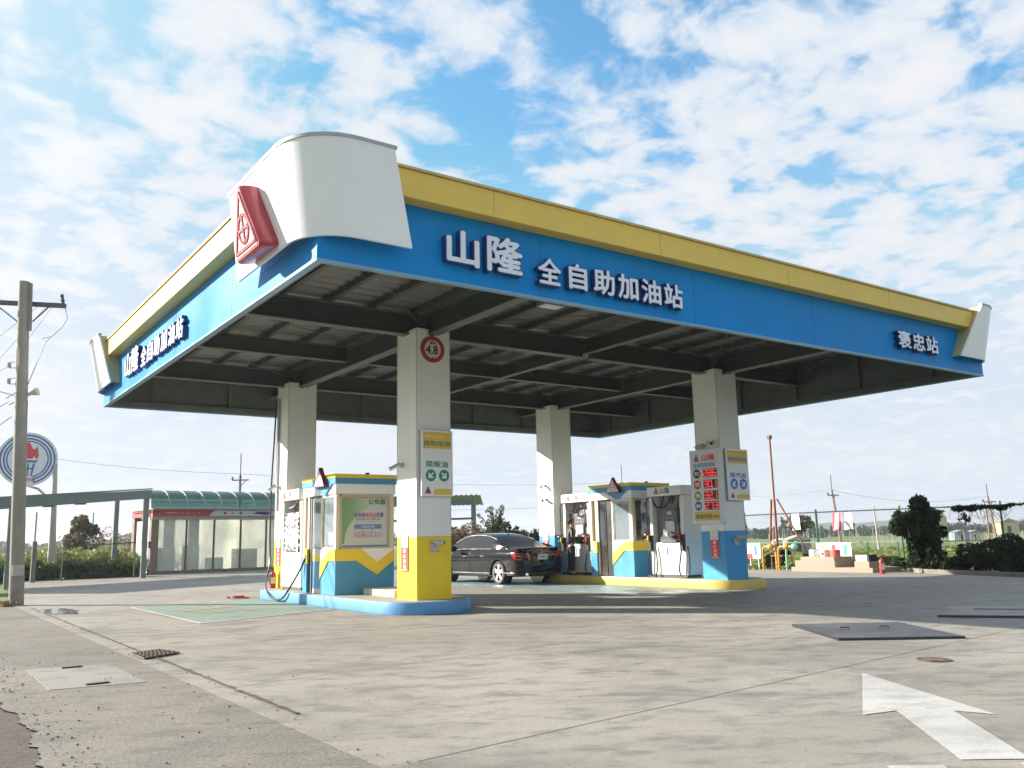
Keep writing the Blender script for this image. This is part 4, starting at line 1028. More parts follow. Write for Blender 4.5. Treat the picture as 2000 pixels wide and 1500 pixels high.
# ------------------------------------------------------------------ cameras on the columns
def cctv_cam(label, base, nrm, aim, L_=.20, box=False, mount=None):
    base, nrm, aim = Vector(base), Vector(nrm).normalized(), Vector(aim).normalized()
    r = thing('security_camera', label, 'camera', base, 'security cameras on the columns')
    b = MB()
    if box:
        u = nrm.cross(Z).normalized(); b.obox(base - u * .09 - Z * .10, u * .18, Z * .20, nrm * .03); b.build('junction_box', cctv, r, bevel=.008)
        b2 = MB()
        for su in (-1, 1):
            for sv in (-1, 1): b2.cyl(base + u * .07 * su + Z * .08 * sv + nrm * .03, base + u * .07 * su + Z * .08 * sv + nrm * .036, .012, n=8)
        b2.build('bolts', black_p, r)
    else:
        b.cone_stack(base, nrm, [(0, .06), (.025, .06), (.03, .045), (.05, .04)], 18); b.build('wall_plate', cctv, r)
    e = base + nrm * .16 + Z * (.10 if box else -.02)
    b = MB(); b.tube([base + nrm * .03, base + nrm * .10 - Z * .01, e], .016, 8); b.build('arm', cctv, r)
    c0 = e + aim * (-L_ * .45); c1 = e + aim * (L_ * .55)
    b = MB(); b.cone_stack(c0, aim, [(0, .028), (.01, .037), (L_ * .9, .037), (L_, .043)], 16); hs = b.build('housing', cctv, r, smooth=True)
    b = MB(); b.cyl(c1, c1 + aim * .004, .041, n=16); b.build('lens', lens_m, hs)
    side = aim.cross(Z).normalized(); upv = side.cross(aim).normalized()
    b = MB(); b.obox(c0 + upv * .036 - side * .035 - aim * .01, aim * (L_ + .05), side * .07, upv * .006); b.build('sunshield', cctv, hs)
    return r
cctv_cam('white bullet camera on the sunny side of the front yellow column', (c1x - .0, c1y + .60, 2.95), (-1, 0, 0), (-.75, .35, -.42), .24)
cctv_cam('white camera on a square junction box on the shaded yellow face of the front column', (4.62, c1y - .0, 1.27), (0, -1, 0), (.55, -.65, -.08), .24, True)
cctv_cam('white bullet camera on the sunny side of the rear yellow column', (c1x, c1y + sy + .62, 2.95), (-1, 0, 0), (-.55, .2, -.5), .22)
cctv_cam('upper of the two white cameras on the rear blue column', (c1x + sx, c1y + sy + .42, 3.12), (-1, 0, 0), (-.5, -.4, -.6), .15)
cctv_cam('lower of the two white cameras on the rear blue column', (c1x + sx, c1y + sy + .38, 2.66), (-1, 0, 0), (-.45, -.5, -.2), .15, False)
cctv_cam('camera above the price board turned to the left', (c1x + sx, c1y + .55, 3.74), (-1, 0, 0), (-.5, .75, -.25), .22)
cctv_cam('camera above the price board turned to the right', (c1x + sx, c1y + .22, 3.80), (-1, 0, 0), (-.3, -.9, -.15), .22)
cctv_cam('white camera on a junction box low on the right blue column', (c1x + sx + .42, c1y, 1.22), (0, -1, 0), (.8, -.5, -.05), .24, True)
# conduits and the air hose on the rear yellow column
r = thing('conduit_pipe', 'dark conduit running down the rear yellow column to a bent side arm', 'pipe', (c1x, c1y + sy + .7, 2.2))
b = MB(); b.tube([(c1x - .03, c1y + sy + .62, 5.4), (c1x - .03, c1y + sy + .62, 3.3), (c1x - .03, c1y + sy + .62, 2.28)], .026, 8); b.build('riser', galv, r)
b = MB(); b.tube([(c1x - .03, c1y + sy + .62, 2.28), (c1x - .04, c1y + sy + .50, 2.24), (c1x - .06, c1y + sy - .1, 2.28), (c1x - .06, c1y + sy - .75, 2.36), (c1x - .05, c1y + sy - .95, 2.46)], .018, 8); b.build('side_arm', cctv, r)
r = thing('air_hose', 'long thin dark hose hanging beside the rear yellow column and looping to the wrapped dispenser', 'hose', (3.7, 12.9, 0))
b = MB(); b.hose([(c1x - .05, c1y + sy + .80, 5.35), (c1x - .06, c1y + sy + .86, 4.4), (c1x - .10, c1y + sy + .88, 3.2), (c1x - .12, c1y + sy + .86, 1.8), (c1x - .16, c1y + sy + .70, .9), (3.72, 12.1, .40), (3.56, 11.4, .14), (3.54, 10.85, .06), (3.55, 10.4, .12), (3.62, 10.0, .45), (3.74, 9.72, .85), (3.78, 9.62, 1.05)], .024, 8); b.build('hose', mat('hose_green_black', (.012, .03, .025), .4), r, smooth=True)
b = MB(); b.cyl((3.78, 9.62, 1.05), (3.80, 9.60, 1.15), .02, .026); b.build('end_fitting', galv, r)
# fire extinguishers
def extinguisher(x, y, z, label, s=1.0):
    r = thing('fire_extinguisher', label, 'fire extinguisher', (x, y, z), 'red fire extinguishers')
    rm = mat('extinguisher_red', (.42, .02, .025), .28, var=.05, coat=.4)
    b = MB(); b.cone_stack((x, y, z), Z, [(0, .07 * s), (.01, .078 * s), (.36 * s, .078 * s), (.41 * s, .062 * s), (.44 * s, .03 * s), (.455 * s, .03 * s)], 20); b.build('cylinder', rm, r, smooth=True)
    b = MB(); aa = [R_(205 + 12 * k) for k in range(9)]; vs = [(x + .0792 * s * math.cos(a), y + .0792 * s * math.sin(a), z + zz * s) for zz in (.12, .29) for a in aa]
    b.add(vs, [(k, k + 1, k + 10, k + 9) for k in range(8)]); b.build('label_band', mat('label_cream', (.66, .64, .52), .5), r)
    b = MB(); b.cyl((x, y, z + .455 * s), (x, y, z + .50 * s), .022 * s); b.bar((x - .05 * s, y, z + .50 * s), (x + .08 * s, y - .04 * s, z + .54 * s), .025 * s, .015 * s); b.bar((x - .05 * s, y, z + .485 * s), (x + .07 * s, y - .04 * s, z + .49 * s), .02 * s, .012 * s); b.build('valve_handle', black_p, r)
    b = MB(); b.tube([(x - .02, y - .02 * s, z + .48 * s), (x - .09 * s, y - .06 * s, z + .44 * s), (x - .10 * s, y - .05 * s, z + .25 * s), (x - .09 * s, y - .03 * s, z + .10 * s)], .011 * s, 6); b.build('hose', blackrub, r)
    return r
extinguisher(4.10, 12.62, ZI + .006, 'dark red fire extinguisher standing at the foot of the rear yellow column', 1.0)

# ------------------------------------------------------------------ black saloon car
carp = mat('car_black_paint', (.004, .004, .005), .10, var=.1, spec=.3, coat=.12)
carg = mat('car_tinted_glass', (.006, .007, .008), .03, var=.1, spec=.9)
chrome = mat('chrome_trim', (.75, .75, .76), .12, metal=1.0, var=.03)
tyre_m = mat('tyre_rubber', (.018, .018, .018), .7, var=.2)
rim_m = mat('alloy_rim', (.62, .60, .56), .25, metal=.9, var=.05)
tail_m = mat('tail_lamp_red', (.45, .012, .015), .12, var=.1, coat=.8)
CX, CY = 12.11, 11.36
def cp(u, w_, z): return (CX + w_, CY + u, z)
car = thing('parked_car', 'black saloon car being refuelled beside the yellow pump island', 'car', (CX, CY + 2.5, 0))
def itp(tab, u):
    for (a, va), (b_, vb) in zip(tab, tab[1:]):
        if a <= u <= b_:
            t = (u - a) / (b_ - a); t = t * t * (3 - 2 * t) * .5 + t * .5
            return va + (vb - va) * t
    return tab[0][1] if u < tab[0][0] else tab[-1][1]
kW = [(0, .78), (.06, .88), (.18, .95), (.5, .985), (1.2, 1.0), (3.6, 1.0), (4.4, .97), (4.8, .90), (5.0, .78), (5.08, .66)]
kT = [(0, .80), (.04, .96), (.10, 1.035), (.25, 1.03), (.6, 1.02), (1.0, 1.03), (2.5, .98), (3.6, .97), (4.1, .95), (4.7, .83), (5.0, .68), (5.08, .58)]
kB = [(0, .34), (.1, .27), (.4, .22), (4.6, .20), (5.0, .24), (5.08, .32)]
st = [0, .02, .05, .09, .15, .24, .36, .5, .7, .9, 1.1, 1.35, 1.6, 2.0, 2.5, 3.0, 3.4, 3.7, 4.0, 4.25, 4.5, 4.7, 4.85, 4.96, 5.04, 5.08]
rings = []
for u in st:
    k, t, bz = itp(kW, u), itp(kT, u), itp(kB, u)
    H_ = t - bz
    half = [(.0, bz), (.50, bz), (.76, bz + .005), (.845, bz + .05), (.862, bz + .13), (.872, bz + H_ * .42), (.885, bz + H_ * .55), (.89, bz + H_ * .66), (.872, bz + H_ * .80), (.835, bz + H_ * .93), (.79, bz + H_ * .985), (.70, bz + H_ * 1.0), (.35, bz + H_ * 1.015), (0, bz + H_ * 1.02)]
    half = [(x * k, z) for x, z in half]
    rings.append([Vector(cp(u, x, z)) for x, z in half] + [Vector(cp(u, -x, z)) for x, z in half[-2:0:-1]])
b = MB(); b.loft(rings)
body = b.build('body', carp, car, smooth=40)
RU, FU, WR = 1.09, 4.12, .335
def bool_cut(o, cutters):
    for c in cutters:
        md = o.modifiers.new('cut', 'BOOLEAN'); md.operation = 'DIFFERENCE'; md.solver = 'EXACT'; md.object = c
    dg = bpy.context.evaluated_depsgraph_get(); me = bpy.data.meshes.new_from_object(o.evaluated_get(dg))
    o.modifiers.clear(); o.data = me
    for c in cutters: bpy.data.objects.remove(c)
cut = []
for u in (RU, FU):
    for s in (-1, 1):
        b = MB(); b.cyl(cp(u, s * .60, .335), cp(u, s * 1.1, .335), .385, n=36); cut.append(b.build('cutter', dark))
bool_cut(body, cut)
body.data.polygons.foreach_set('use_smooth', [True] * len(body.data.polygons)); body.data.set_sharp_from_angle(angle=R_(38))
# arch linings
b = MB()
for u in (RU, FU):
    for s in (-1, 1): b.cyl(cp(u, s * .58, .335), cp(u, s * .605, .335), .384, n=30)
b.build('arch_lining', dark, car)
# arch lip
for u in (RU, FU):
    for s in (-1, 1):
        b = MB(); b.tube([cp(u + .392 * math.cos(a), s * .868, .335 + .392 * math.sin(a)) for a in [R_(-10 + 20 * i) for i in range(11)]], .018, 6); b.build('arch_lip', carp, car, smooth=True)
# cabin
cz = [(.62, 1.025), (.9, 1.12), (1.2, 1.255), (1.5, 1.365), (1.8, 1.435), (2.1, 1.468), (2.5, 1.48), (2.9, 1.465), (3.2, 1.42), (3.5, 1.31), (3.8, 1.15), (4.08, 1.0)]
us = [.62, .75, .9, 1.05, 1.2, 1.35, 1.5, 1.65, 1.8, 1.95, 2.1, 2.3, 2.5, 2.7, 2.9, 3.05, 3.2, 3.35, 3.5, 3.65, 3.8, 3.95, 4.08]
cabr = []
for u in us:
    zt2 = itp(cz, u); zb2 = 1.0 + (.02 if u < 1 else 0) - (.02 if u > 3.3 else 0); h2 = max(zt2 - zb2, .004)
    f = h2 / .48
    wb2 = .80 if u > 1.2 else .80 - (1.2 - u) * .18
    wt2 = wb2 - .215 * min(1, f)
    half = [(wb2, zb2 - .03), (wb2 - .012, zb2 + .012 * min(1, f * 3)), (wb2 + (wt2 - wb2) * .45, zb2 + h2 * .46), (wt2 + .02, zb2 + h2 * .86), (wt2 - .05, zb2 + h2 * .955), (wt2 * .55, zb2 + h2 * 1.0), (0, zb2 + h2 * 1.012)]
    cabr.append([Vector(cp(u, x, z)) for x, z in half] + [Vector(cp(u, -x, z)) for x, z in half[-2::-1]])
n = len(cabr[0]); cab = MB(); gls = MB(); rearg = MB(); frontg = MB()
for j in range(len(us) - 1):
    um = (us[j] + us[j + 1]) / 2
    for i in range(n - 1):
        ii = i if i < n // 2 else n - 2 - i            # strip index from the sill
        quad = [cabr[j][i], cabr[j][i + 1], cabr[j + 1][i + 1], cabr[j + 1][i]]
        tgt = cab
        if ii in (1, 2) and (1.50 < um < 2.22 or 2.32 < um < 3.66) : tgt = gls
        elif ii in (4, 5) and .74 < um < 1.80: tgt = rearg
        elif ii in (4, 5) and 3.2 < um < 3.98: tgt = frontg
        tgt.add(quad, [(0, 1, 2, 3)])
def weld(o):
    bm = bmesh.new(); bm.from_mesh(o.data); bmesh.ops.remove_doubles(bm, verts=bm.verts, dist=.0005); bmesh.ops.recalc_face_normals(bm, faces=bm.faces); bm.to_mesh(o.data); bm.free()
    o.data.polygons.foreach_set('use_smooth', [True] * len(o.data.polygons))
for nm, mb_, mm in (('roof', cab, carp), ('side_window', gls, carg), ('rear_window', rearg, mat('car_rear_glass', (.004, .005, .006), .10, var=.1, spec=.08)), ('windscreen', frontg, carg)):
    o = mb_.build(nm, mm, car); weld(o)
# chrome window line
for s in (-1, 1):
    pts = [cabr[us.index(u)][1 if s > 0 else n - 2] + Vector((s * .006, 0, 0)) for u in us if 1.4 < u < 3.7]
    top = [cabr[us.index(u)][3 if s > 0 else n - 4] + Vector((s * .006, 0, .004)) for u in us if 1.3 < u < 3.7]
    b = MB(); b.tube(pts, .012, 5); b.tube(top, .016, 5); b.build('chrome_strip', chrome, car)
    b = MB(); b.tube([cp(.22, s * .872, .335), cp(.75, s * .886, .335)], .013, 5); b.tube([cp(1.52, s * .876, .32), cp(3.68, s * .876, .32)], .014, 5); b.build('chrome_strip', chrome, car)
    # doors: shut lines and handles
    b = MB()
    for u in (1.55, 2.62, 3.72):
        b.tube([cp(u + (.12 if u < 1.6 and z > .8 else 0), s * w_, z) for w_, z in ((.868, .36), (.884, .55), (.892, .72), (.878, .84), (.842, .94))], .004, 4)
    b.build('door_gap', dark, car)
    for u in (1.78, 2.80):
        b = MB(); b.tube([cp(u, s * .875, .80), cp(u + .04, s * .905, .805), cp(u + .18, s * .905, .805), cp(u + .22, s * .878, .80)], .013, 6); b.build('door_handle', chrome if s < 0 else carp, car)
    b = MB(); b.cone_stack(cp(3.35, s * .86, 1.03), (s, 0, 0), [(0, .02), (.06, .03), (.09, .085), (.22, .095), (.27, .06)], 12); b.build('wing_mirror', carp, car, smooth=True)
# tail lamps
for s in (-1, 1):
    k0 = itp(kW, .06)
    b = MB()
    pts_o = [(.005, .44, .70), (.012, .50, .90), (.05, .70, .985), (.20, .845, .94), (.36, .872, .82), (.20, .866, .72), (.05, .80, .695)]
    vs = [cp(u - .012, s * (w_ + .010), z) for u, w_, z in pts_o] + [cp(u + .05, s * (w_ - .03), z) for u, w_, z in pts_o]
    m_ = len(pts_o); b.add(vs, [tuple(range(m_)), tuple(range(2 * m_ - 1, m_ - 1, -1))] + [(i, (i + 1) % m_, (i + 1) % m_ + m_, i + m_) for i in range(m_)])
    tl = b.build('tail_lamp', tail_m, car)
    b = MB(); b.tube([cp(-.012, s * .50, .77), cp(.03, s * .78, .80), cp(.20, s * .868, .815)], .008, 5); b.tube([cp(-.012, s * .48, .83), cp(.03, s * .76, .87), cp(.18, s * .86, .875)], .006, 5); b.build('lamp_rib', mat('lamp_rib_pale', (.62, .20, .20), .3), tl)
# boot details
b = MB(); b.tube([cp(-.004, -.42, .885), cp(-.016, 0, .893), cp(-.004, .42, .885)], .012, 6); b.build('boot_chrome_bar', chrome, car)
b = MB(); b.box(CX - .17, CX + .17, CY - .022, CY - .004, .70, .85); np_ = b.build('number_plate', mat('plate_white', (.72, .74, .74), .4), car, bevel=.006)
b = MB(); b.text('5983', (CX - .14, CY - .0225, .735), X, Z, .28, .085, .002, .02); b.build('plate_characters', mat('plate_ink', (.03, .08, .06), .5), np_)
b = MB(); b.tube([cp(.02, -.70, .60), cp(-.012, -.3, .585), cp(-.016, 0, .58), cp(-.012, .3, .585), cp(.02, .70, .60)], .007, 5); b.build('bumper_gap', dark, car)
b = MB(); b.tube([cp(.62, -.72, 1.025), cp(.11, -.66, 1.045), cp(.085, 0, 1.055), cp(.11, .66, 1.045), cp(.62, .72, 1.025)], .006, 5); b.build('boot_gap', dark, car)
b = MB(); b.cone_stack(cp(1.72, 0, 1.44), (0, -.4, 1), [(0, .03), (.03, .015), (.09, .006)], 8); b.build('roof_aerial', black_p, car)
b = MB(); b.box(CX - .52, CX + .52, CY + .012, CY + .06, .30, .40); b.build('diffuser', dark, car)
for s in (-1, 1):
    b = MB(); b.cyl(cp(.015, s * .55, .315), cp(.06, s * .55, .315), .05, n=14); b.build('exhaust_tip', chrome, car)
# fuel flap open on the right rear wing
b = MB(); b.cyl(cp(.78, .95, .88), cp(.78, .965, .88), .09, n=18); b.build('fuel_flap', carp, car)
# wheels
def wheel(u, s):
    c = Vector(cp(u, s * .755, WR)); ax = Vector((s, 0, 0))
    b = MB(); b.cone_stack(c - ax * .105, ax, [(0, .24), (.0, .31), (.03, .332), (.17, .332), (.20, .315), (.205, .275), (.195, .245), (.12, .235)], 36); wl = b.build('wheel', tyre_m, car, smooth=35)
    b = MB(); b.cone_stack(c + ax * .05, ax, [(0, .245), (.045, .245), (.045, .228), (.0, .222)], 36); rm = b.build('rim_ring', rim_m, wl, smooth=35)
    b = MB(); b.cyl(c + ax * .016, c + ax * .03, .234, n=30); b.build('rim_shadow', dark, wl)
    b = MB()
    for k in range(5):
        a = 2 * math.pi * k / 5 + .3; d = Vector((0, math.cos(a), math.sin(a))); t = Vector((0, -math.sin(a), math.cos(a)))
        vs = [c + ax * .085 + d * .03 - t * .040, c + ax * .085 + d * .03 + t * .040, c + ax * .078 + d * .228 + t * .058, c + ax * .078 + d * .228 - t * .058]
        vs += [v_ - ax * .04 for v_ in vs]
        b.add(vs, [(0, 1, 2, 3), (7, 6, 5, 4), (0, 1, 5, 4), (1, 2, 6, 5), (2, 3, 7, 6), (3, 0, 4, 7)])
    b.cyl(c + ax * .04, c + ax * .092, .055, n=18); b.build('spokes', rim_m, wl, bevel=.004)
for u in (RU, FU):
    for s in (-1, 1): wheel(u, s)

# ------------------------------------------------------------------ man at the dispenser
def skin(name, joints, edges, m, parent, sub=2):
    me = bpy.data.meshes.new(name); me.from_pydata([j[:3] for j in joints], edges, []); o = bpy.data.objects.new(name, me); C.objects.link(o)
    o.modifiers.new('skin', 'SKIN').use_smooth_shade = True
    sv = me.skin_vertices[0].data
    for i, j in enumerate(joints):
        r = j[3] if len(j) < 5 else None
        sv[i].radius = (j[3], j[3] if len(j) < 5 else j[4]); sv[i].use_root = (i == 0)
    sbd = o.modifiers.new('sub', 'SUBSURF'); sbd.levels = sub; sbd.render_levels = sub
    dg = bpy.context.evaluated_depsgraph_get(); nm = bpy.data.meshes.new_from_object(o.evaluated_get(dg)); bpy.data.objects.remove(o); bpy.data.meshes.remove(me)
    nm.name = name; nm.materials.clear(); nm.materials.append(m)
    nm.polygons.foreach_set('use_smooth', [True] * len(nm.polygons))
    r = bpy.data.objects.new(name, nm); C.objects.link(r); attach(r, parent); return r
PX, PY, PZ = 13.17, 11.12, ZI + .006
fw = Vector((.93, -.37, 0)).normalized(); lf = Vector((-fw.y, fw.x, 0))
def pp(f_, l_, z, *r): v_ = Vector((PX, PY, PZ)) + fw * f_ + lf * l_ + Z * z; return (v_.x, v_.y, v_.z, *r)
man = thing('person', 'man in a black jacket standing with hands raised at the far white dispenser', 'person', (PX, PY, PZ))
skinm = mat('skin_tone', (.42, .25, .17), .55, var=.06)
J = [pp(0, 0, .93, .12), pp(.0, 0, 1.10, .115), pp(.01, 0, 1.30, .125), pp(.02, 0, 1.42, .085), pp(.035, 0, 1.48, .052), pp(.05, 0, 1.55, .072), pp(.055, 0, 1.63, .082), pp(.05, 0, 1.70, .05)]
E_ = [(i, i + 1) for i in range(7)]
def add(j, par):
    J.append(j); E_.append((par, len(J) - 1)); return len(J) - 1
add(pp(.148, 0, 1.575, .012), 6)                                          # nose
for s in (-1, 1):
    a = add(pp(.02, s * .17, 1.40, .05), 3); a = add(pp(-.01, s * .24, 1.13, .042), a); a = add(pp(.21, s * .13, 1.16, .032), a); a = add(pp(.27, s * .085, 1.18, .028), a)
    for k in range(4):
        f1 = add(pp(.31 + .006 * (k % 2), s * (.085 - .020 * k + .012), 1.195 - .012 * k, .009), a); add(pp(.335, s * (.055 - .016 * k), 1.205 - .014 * k, .008), f1)
    t = add(pp(.28, s * .045, 1.22, .010), a); add(pp(.315, s * .035, 1.245, .008), t)
    h = add(pp(0, s * .095, .86, .085), 0); k_ = add(pp(.02, s * .11, .48, .058), h); an = add(pp(-.02, s * .12, .09, .042), k_); add(pp(.10, s * .13, .035, .035), an)
skin('body', J, E_, skinm, man)
jm_ = mat('jacket_black', (.012, .012, .014), .42, var=.25, vscale=12, bump=.4, bscale=18)
J = [pp(0, 0, .90, .165, .145), pp(-.01, 0, 1.05, .16, .15), pp(.0, 0, 1.25, .175, .155), pp(.015, 0, 1.40, .13, .12), pp(.03, 0, 1.485, .075)]
E_ = [(0, 1), (1, 2), (2, 3), (3, 4)]
for s in (-1, 1):
    a = add(pp(.015, s * .18, 1.385, .082), 3); a = add(pp(-.03, s * .255, 1.12, .066), a); a = add(pp(.10, s * .19, 1.13, .056), a); add(pp(.215, s * .125, 1.16, .045), a)
skin('jacket', J, E_, jm_, man)
J = [pp(0, 0, .95, .14)]; E_ = []
for s in (-1, 1):
    h = add(pp(0, s * .095, .84, .108), 0); k_ = add(pp(.02, s * .11, .48, .08), h); add(pp(-.015, s * .12, .10, .068), k_)
skin('trousers', J, E_, mat('trousers_dark', (.014, .015, .02), .75, var=.15), man)
for s in (-1, 1):
    J = [pp(-.06, s * .12, .045, .045), pp(.06, s * .125, .045, .045), pp(.17, s * .135, .035, .034)]; skin('shoe', J, [(0, 1), (1, 2)], mat('shoe_black', (.012, .012, .012), .35), man)
J = [pp(.035, 0, 1.64, .092), pp(.02, 0, 1.69, .088), pp(-.02, 0, 1.60, .07), pp(.08, 0, 1.705, .055)]
skin('hair', J, [(0, 1), (0, 2), (1, 3)], mat('hair_black', (.010, .009, .009), .5, var=.3, vscale=60), man)
for s in (-1, 1):
    b = MB(); b.cone_stack(pp(.132, s * .030, 1.60), (fw.x, fw.y, 0), [(0, .010), (.004, .006)], 8); b.build('eye', dark, man)
    J = [pp(.045, s * .085, 1.60, .016), pp(.04, s * .092, 1.575, .012)]; skin('ear', J, [(0, 1)], skinm, man)
b = MB(); b.cone_stack(pp(.128, 0, 1.535), (fw.x, fw.y, 0), [(0, .02), (.004, .012)], 8); b.build('mouth', mat('lip_tone', (.30, .13, .10), .5), man)
r = thing('mobile_phone', 'small pale phone held by the man in the black jacket', 'phone', pp(.33, 0, 1.19)[:3])
b = MB(); o_ = Vector(pp(.335, .035, 1.17)); b.obox(o_, -lf * .07, (Z * .9 + fw * .35).normalized() * .14, fw * .009); b.build('handset', black_p, r, bevel=.003)
b = MB(); o_ = o_ - fw * .0015 + Z * .006 - lf * .004; b.obox(o_, -lf * .062, (Z * .9 + fw * .35).normalized() * .125, -fw * .001); b.build('screen', mat('phone_screen', (.5, .52, .55), .15), r)

car.scale = (1.05, 1.05, 1.085)
car.location.x += .05; car.location.y += .06

# ------------------------------------------------------------------ fill-point corner on the right
tile = bpy.data.materials.new('brown_tile'); tile.use_nodes = True
q = G(tile.node_tree); bs = tile.node_tree.nodes['Principled BSDF']
v = q.n('ShaderNodeTexCoord').outputs['Object']
mp = q.n('ShaderNodeMapping'); mp.inputs['Rotation'].default_value = (R_(90), 0, R_(90)); q.l(v, mp.inputs[0])
br = q.n('ShaderNodeTexBrick'); br.inputs['Scale'].default_value = 5; br.inputs['Color1'].default_value = (.42, .31, .21, 1); br.inputs['Color2'].default_value = (.36, .26, .18, 1); br.inputs['Mortar'].default_value = (.30, .25, .19, 1); br.inputs['Mortar Size'].default_value = .012; q.l(mp.outputs[0], br.inputs['Vector'])
q.l(br.outputs[0], bs.inputs['Base Color']); bs.inputs['Roughness'].default_value = .6
r = thing('tiled_plinth', 'stepped brown tiled plinth carrying the red and white drums', 'plinth', (23.4, 9.3, 0), 'tiled plinths at the fill point')
b = MB(); b.box(22.9, 24.6, 7.0, 10.3, 0, .16); b.build('base_step', tile, r)
b = MB(); b.box(23.0, 24.3, 8.52, 10.2, .161, .39); b.build('middle_step', tile, r)
b = MB(); b.box(23.06, 24.1, 8.58, 9.98, .391, .52); b.build('top_step', tile, r)
b = MB(); b.box(24.101, 24.6, 7.9, 8.5, .161, .42); b.build('rear_step', tile, r)
r = thing('tiled_plinth', 'small brown tiled plinth under the pale box beside the red fire extinguisher', 'plinth', (23.0, 7.4, 0), 'tiled plinths at the fill point')
b = MB(); b.box(22.97, 23.5, 7.16, 7.72, .161, .37); b.build('step', tile, r)
r = thing('equipment_box', 'pale cream box with a dark end on the small tiled plinth', 'box', (23.1, 7.4, .37))
b = MB(); b.box(23.0, 23.45, 7.24, 7.68, .371, .585); b.build('case', mat('box_cream', (.62, .54, .42), .5), r, bevel=.008)
b = MB(); b.box(22.995, 23.46, 7.16, 7.239, .371, .60); b.build('end_cover', black_p, r)
def drum(y, rad, m1, label, stripe=None):
    r = thing('drum', label, 'drum', (23.35, y, .52), 'short drums on the tiled plinth')
    b = MB(); b.cone_stack((23.35, y, .522), Z, [(0, rad), (.05, rad), (.055, rad + .008), (.065, rad), (.20, rad), (.205, rad + .008), (.215, rad), (.235, rad * .97)], 24); b.build('shell', m1, r, smooth=35)
    b = MB(); b.cyl((23.35, y, .757), (23.35, y, .772), rad * .9, n=24); b.build('lid', m1, r)
    if stripe:
        b = MB(); b.obox((23.35 - rad - .002, y + .03, .58), (0, -.07, 0), (0, 0, .08), (-.004, 0, 0)); b.build('printed_mark', stripe, r)
drum(9.60, .17, whp, 'plain white drum nearest the vent pipe on the tiled plinth')
drum(9.13, .18, mat('drum_pinkish', (.74, .62, .58), .5), 'middle white drum with a dark blue mark on the tiled plinth', navy)
drum(8.70, .17, mat('drum_red', (.60, .12, .10), .45), 'red drum nearest the fire extinguisher on the tiled plinth')
r = thing('notice_board', 'white board with three coloured strips standing behind the drums', 'sign board', (23.8, 9.3, .5))
b = MB(); b.box(24.102, 24.14, 8.55, 10.03, .43, 1.0); b.build('panel', whp, r, bevel=.005)
for yy, m_ in ((9.75, mat('strip_orange', (.75, .30, .16), .5)), (9.28, mat('strip_crimson', (.55, .06, .10), .5)), (8.80, mat('strip_green', (.08, .40, .25), .5))):
    b = MB(); b.box(24.097, 24.1015, yy - .08, yy + .08, .56, .93); b.build('colour_strip', m_, r)
r = thing('notice_board', 'small white board with a blue strip half hidden by the right blue column', 'sign board', (24, 12.7, .3))
b = MB(); b.box(23.98, 24.02, 12.55, 13.2, .42, 1.02); b.build('panel', whp, r, bevel=.005)
b = MB(); b.box(23.974, 23.979, 12.72, 12.86, .55, .92); b.build('colour_strip', blue_p, r)
b = MB(); b.box(23.974, 23.979, 12.95, 13.2, .42, .60); b.build('red_strip', redp, r)
for yy in (12.65, 13.05):
    b = MB(); b.box(23.98, 24.02, yy, yy + .05, 0, .42); b.build('foot', galv, r)
extinguisher(22.6, 6.45, 0, 'bright red fire extinguisher with a white label at the end of the tiled plinth', 1.12)
rustp = mat('rust_brown_pipe', (.20, .075, .035), .55, var=.2, dirt=(.30, .15, .03), dscale=2)
ochre = mat('ochre_pipe', (.50, .26, .03), .45, var=.12)
grp = mat('green_pipe', (.20, .42, .27), .5, var=.1)
r = thing('vent_pipe', 'tall rust-brown vent pipe braced by two slanting legs at the fill point', 'vent pipe', (23.8, 11.56, 0))
b = MB(); b.cone_stack((23.8, 11.56, .9), Z, [(0, .055), (1.8, .055), (1.82, .045), (4.15, .040), (4.2, .040)], 14); b.build('stack', rustp, r, smooth=True)
b = MB(); b.box(23.73, 23.87, 11.49, 11.63, 5.08, 5.22); b.build('cap', black_p, r, bevel=.01)
b = MB(); b.tube([(23.8, 11.70, 2.68), (23.8, 11.90, .9)], .045, 10); b.build('brace_leg', rustp, r)
b = MB(); b.tube([(23.8, 11.42, 2.70), (23.85, 10.30, .75)], .035, 10); b.build('brace_leg', rustp, r)
b = MB(); b.bar((23.8, 11.74, 2.70), (23.8, 11.40, 2.70), .06, .05); b.build('brace_collar', rustp, r)
b = MB(); b.tube([(23.75, 11.61, 0), (23.75, 11.61, .95)], .05, 10); b.build('foot_pipe', ochre, r)
def valve(y0, m, label, x=23.6):
    r = thing('fill_pipe', label, 'fill pipe', (x, y0, 0), 'fill pipes with valves')
    b = MB(); b.tube([(x, y0, .0), (x, y0, .55), (x, y0 - .02, .80), (x, y0 - .10, .88), (x, y0 - .34, .88)], .042, 12); b.build('riser', m, r, smooth=True)
    for zz in (.12, .28): 
        b = MB(); b.cone_stack((x, y0, zz), Z, [(0, .09), (.03, .09)], 16); b.build('flange', m, r)
    b = MB(); b.cone_stack((x, y0 - .30, .88), (0, -1, 0), [(0, .10), (.05, .12), (.14, .12), (.19, .09)], 16); b.build('valve_body', m, r, smooth=True)
    b = MB(); b.tube([(x, y0 - .40, .95), (x, y0 - .40, 1.05), (x - .02, y0 - .55, 1.08)], .018, 6); b.build('handle', m, r)
valve(12.12, ochre, 'yellow fill pipe with a valve left of the vent pipe')
valve(11.40, ochre, 'yellow fill pipe with a valve right of the vent pipe foot', 23.62)
valve(11.02, grp, 'pale green fill pipe with a valve at the fill point')
r = thing('guard_rail', 'low brown guard rail behind the fill pipes', 'rail', (23.9, 11.5, 0))
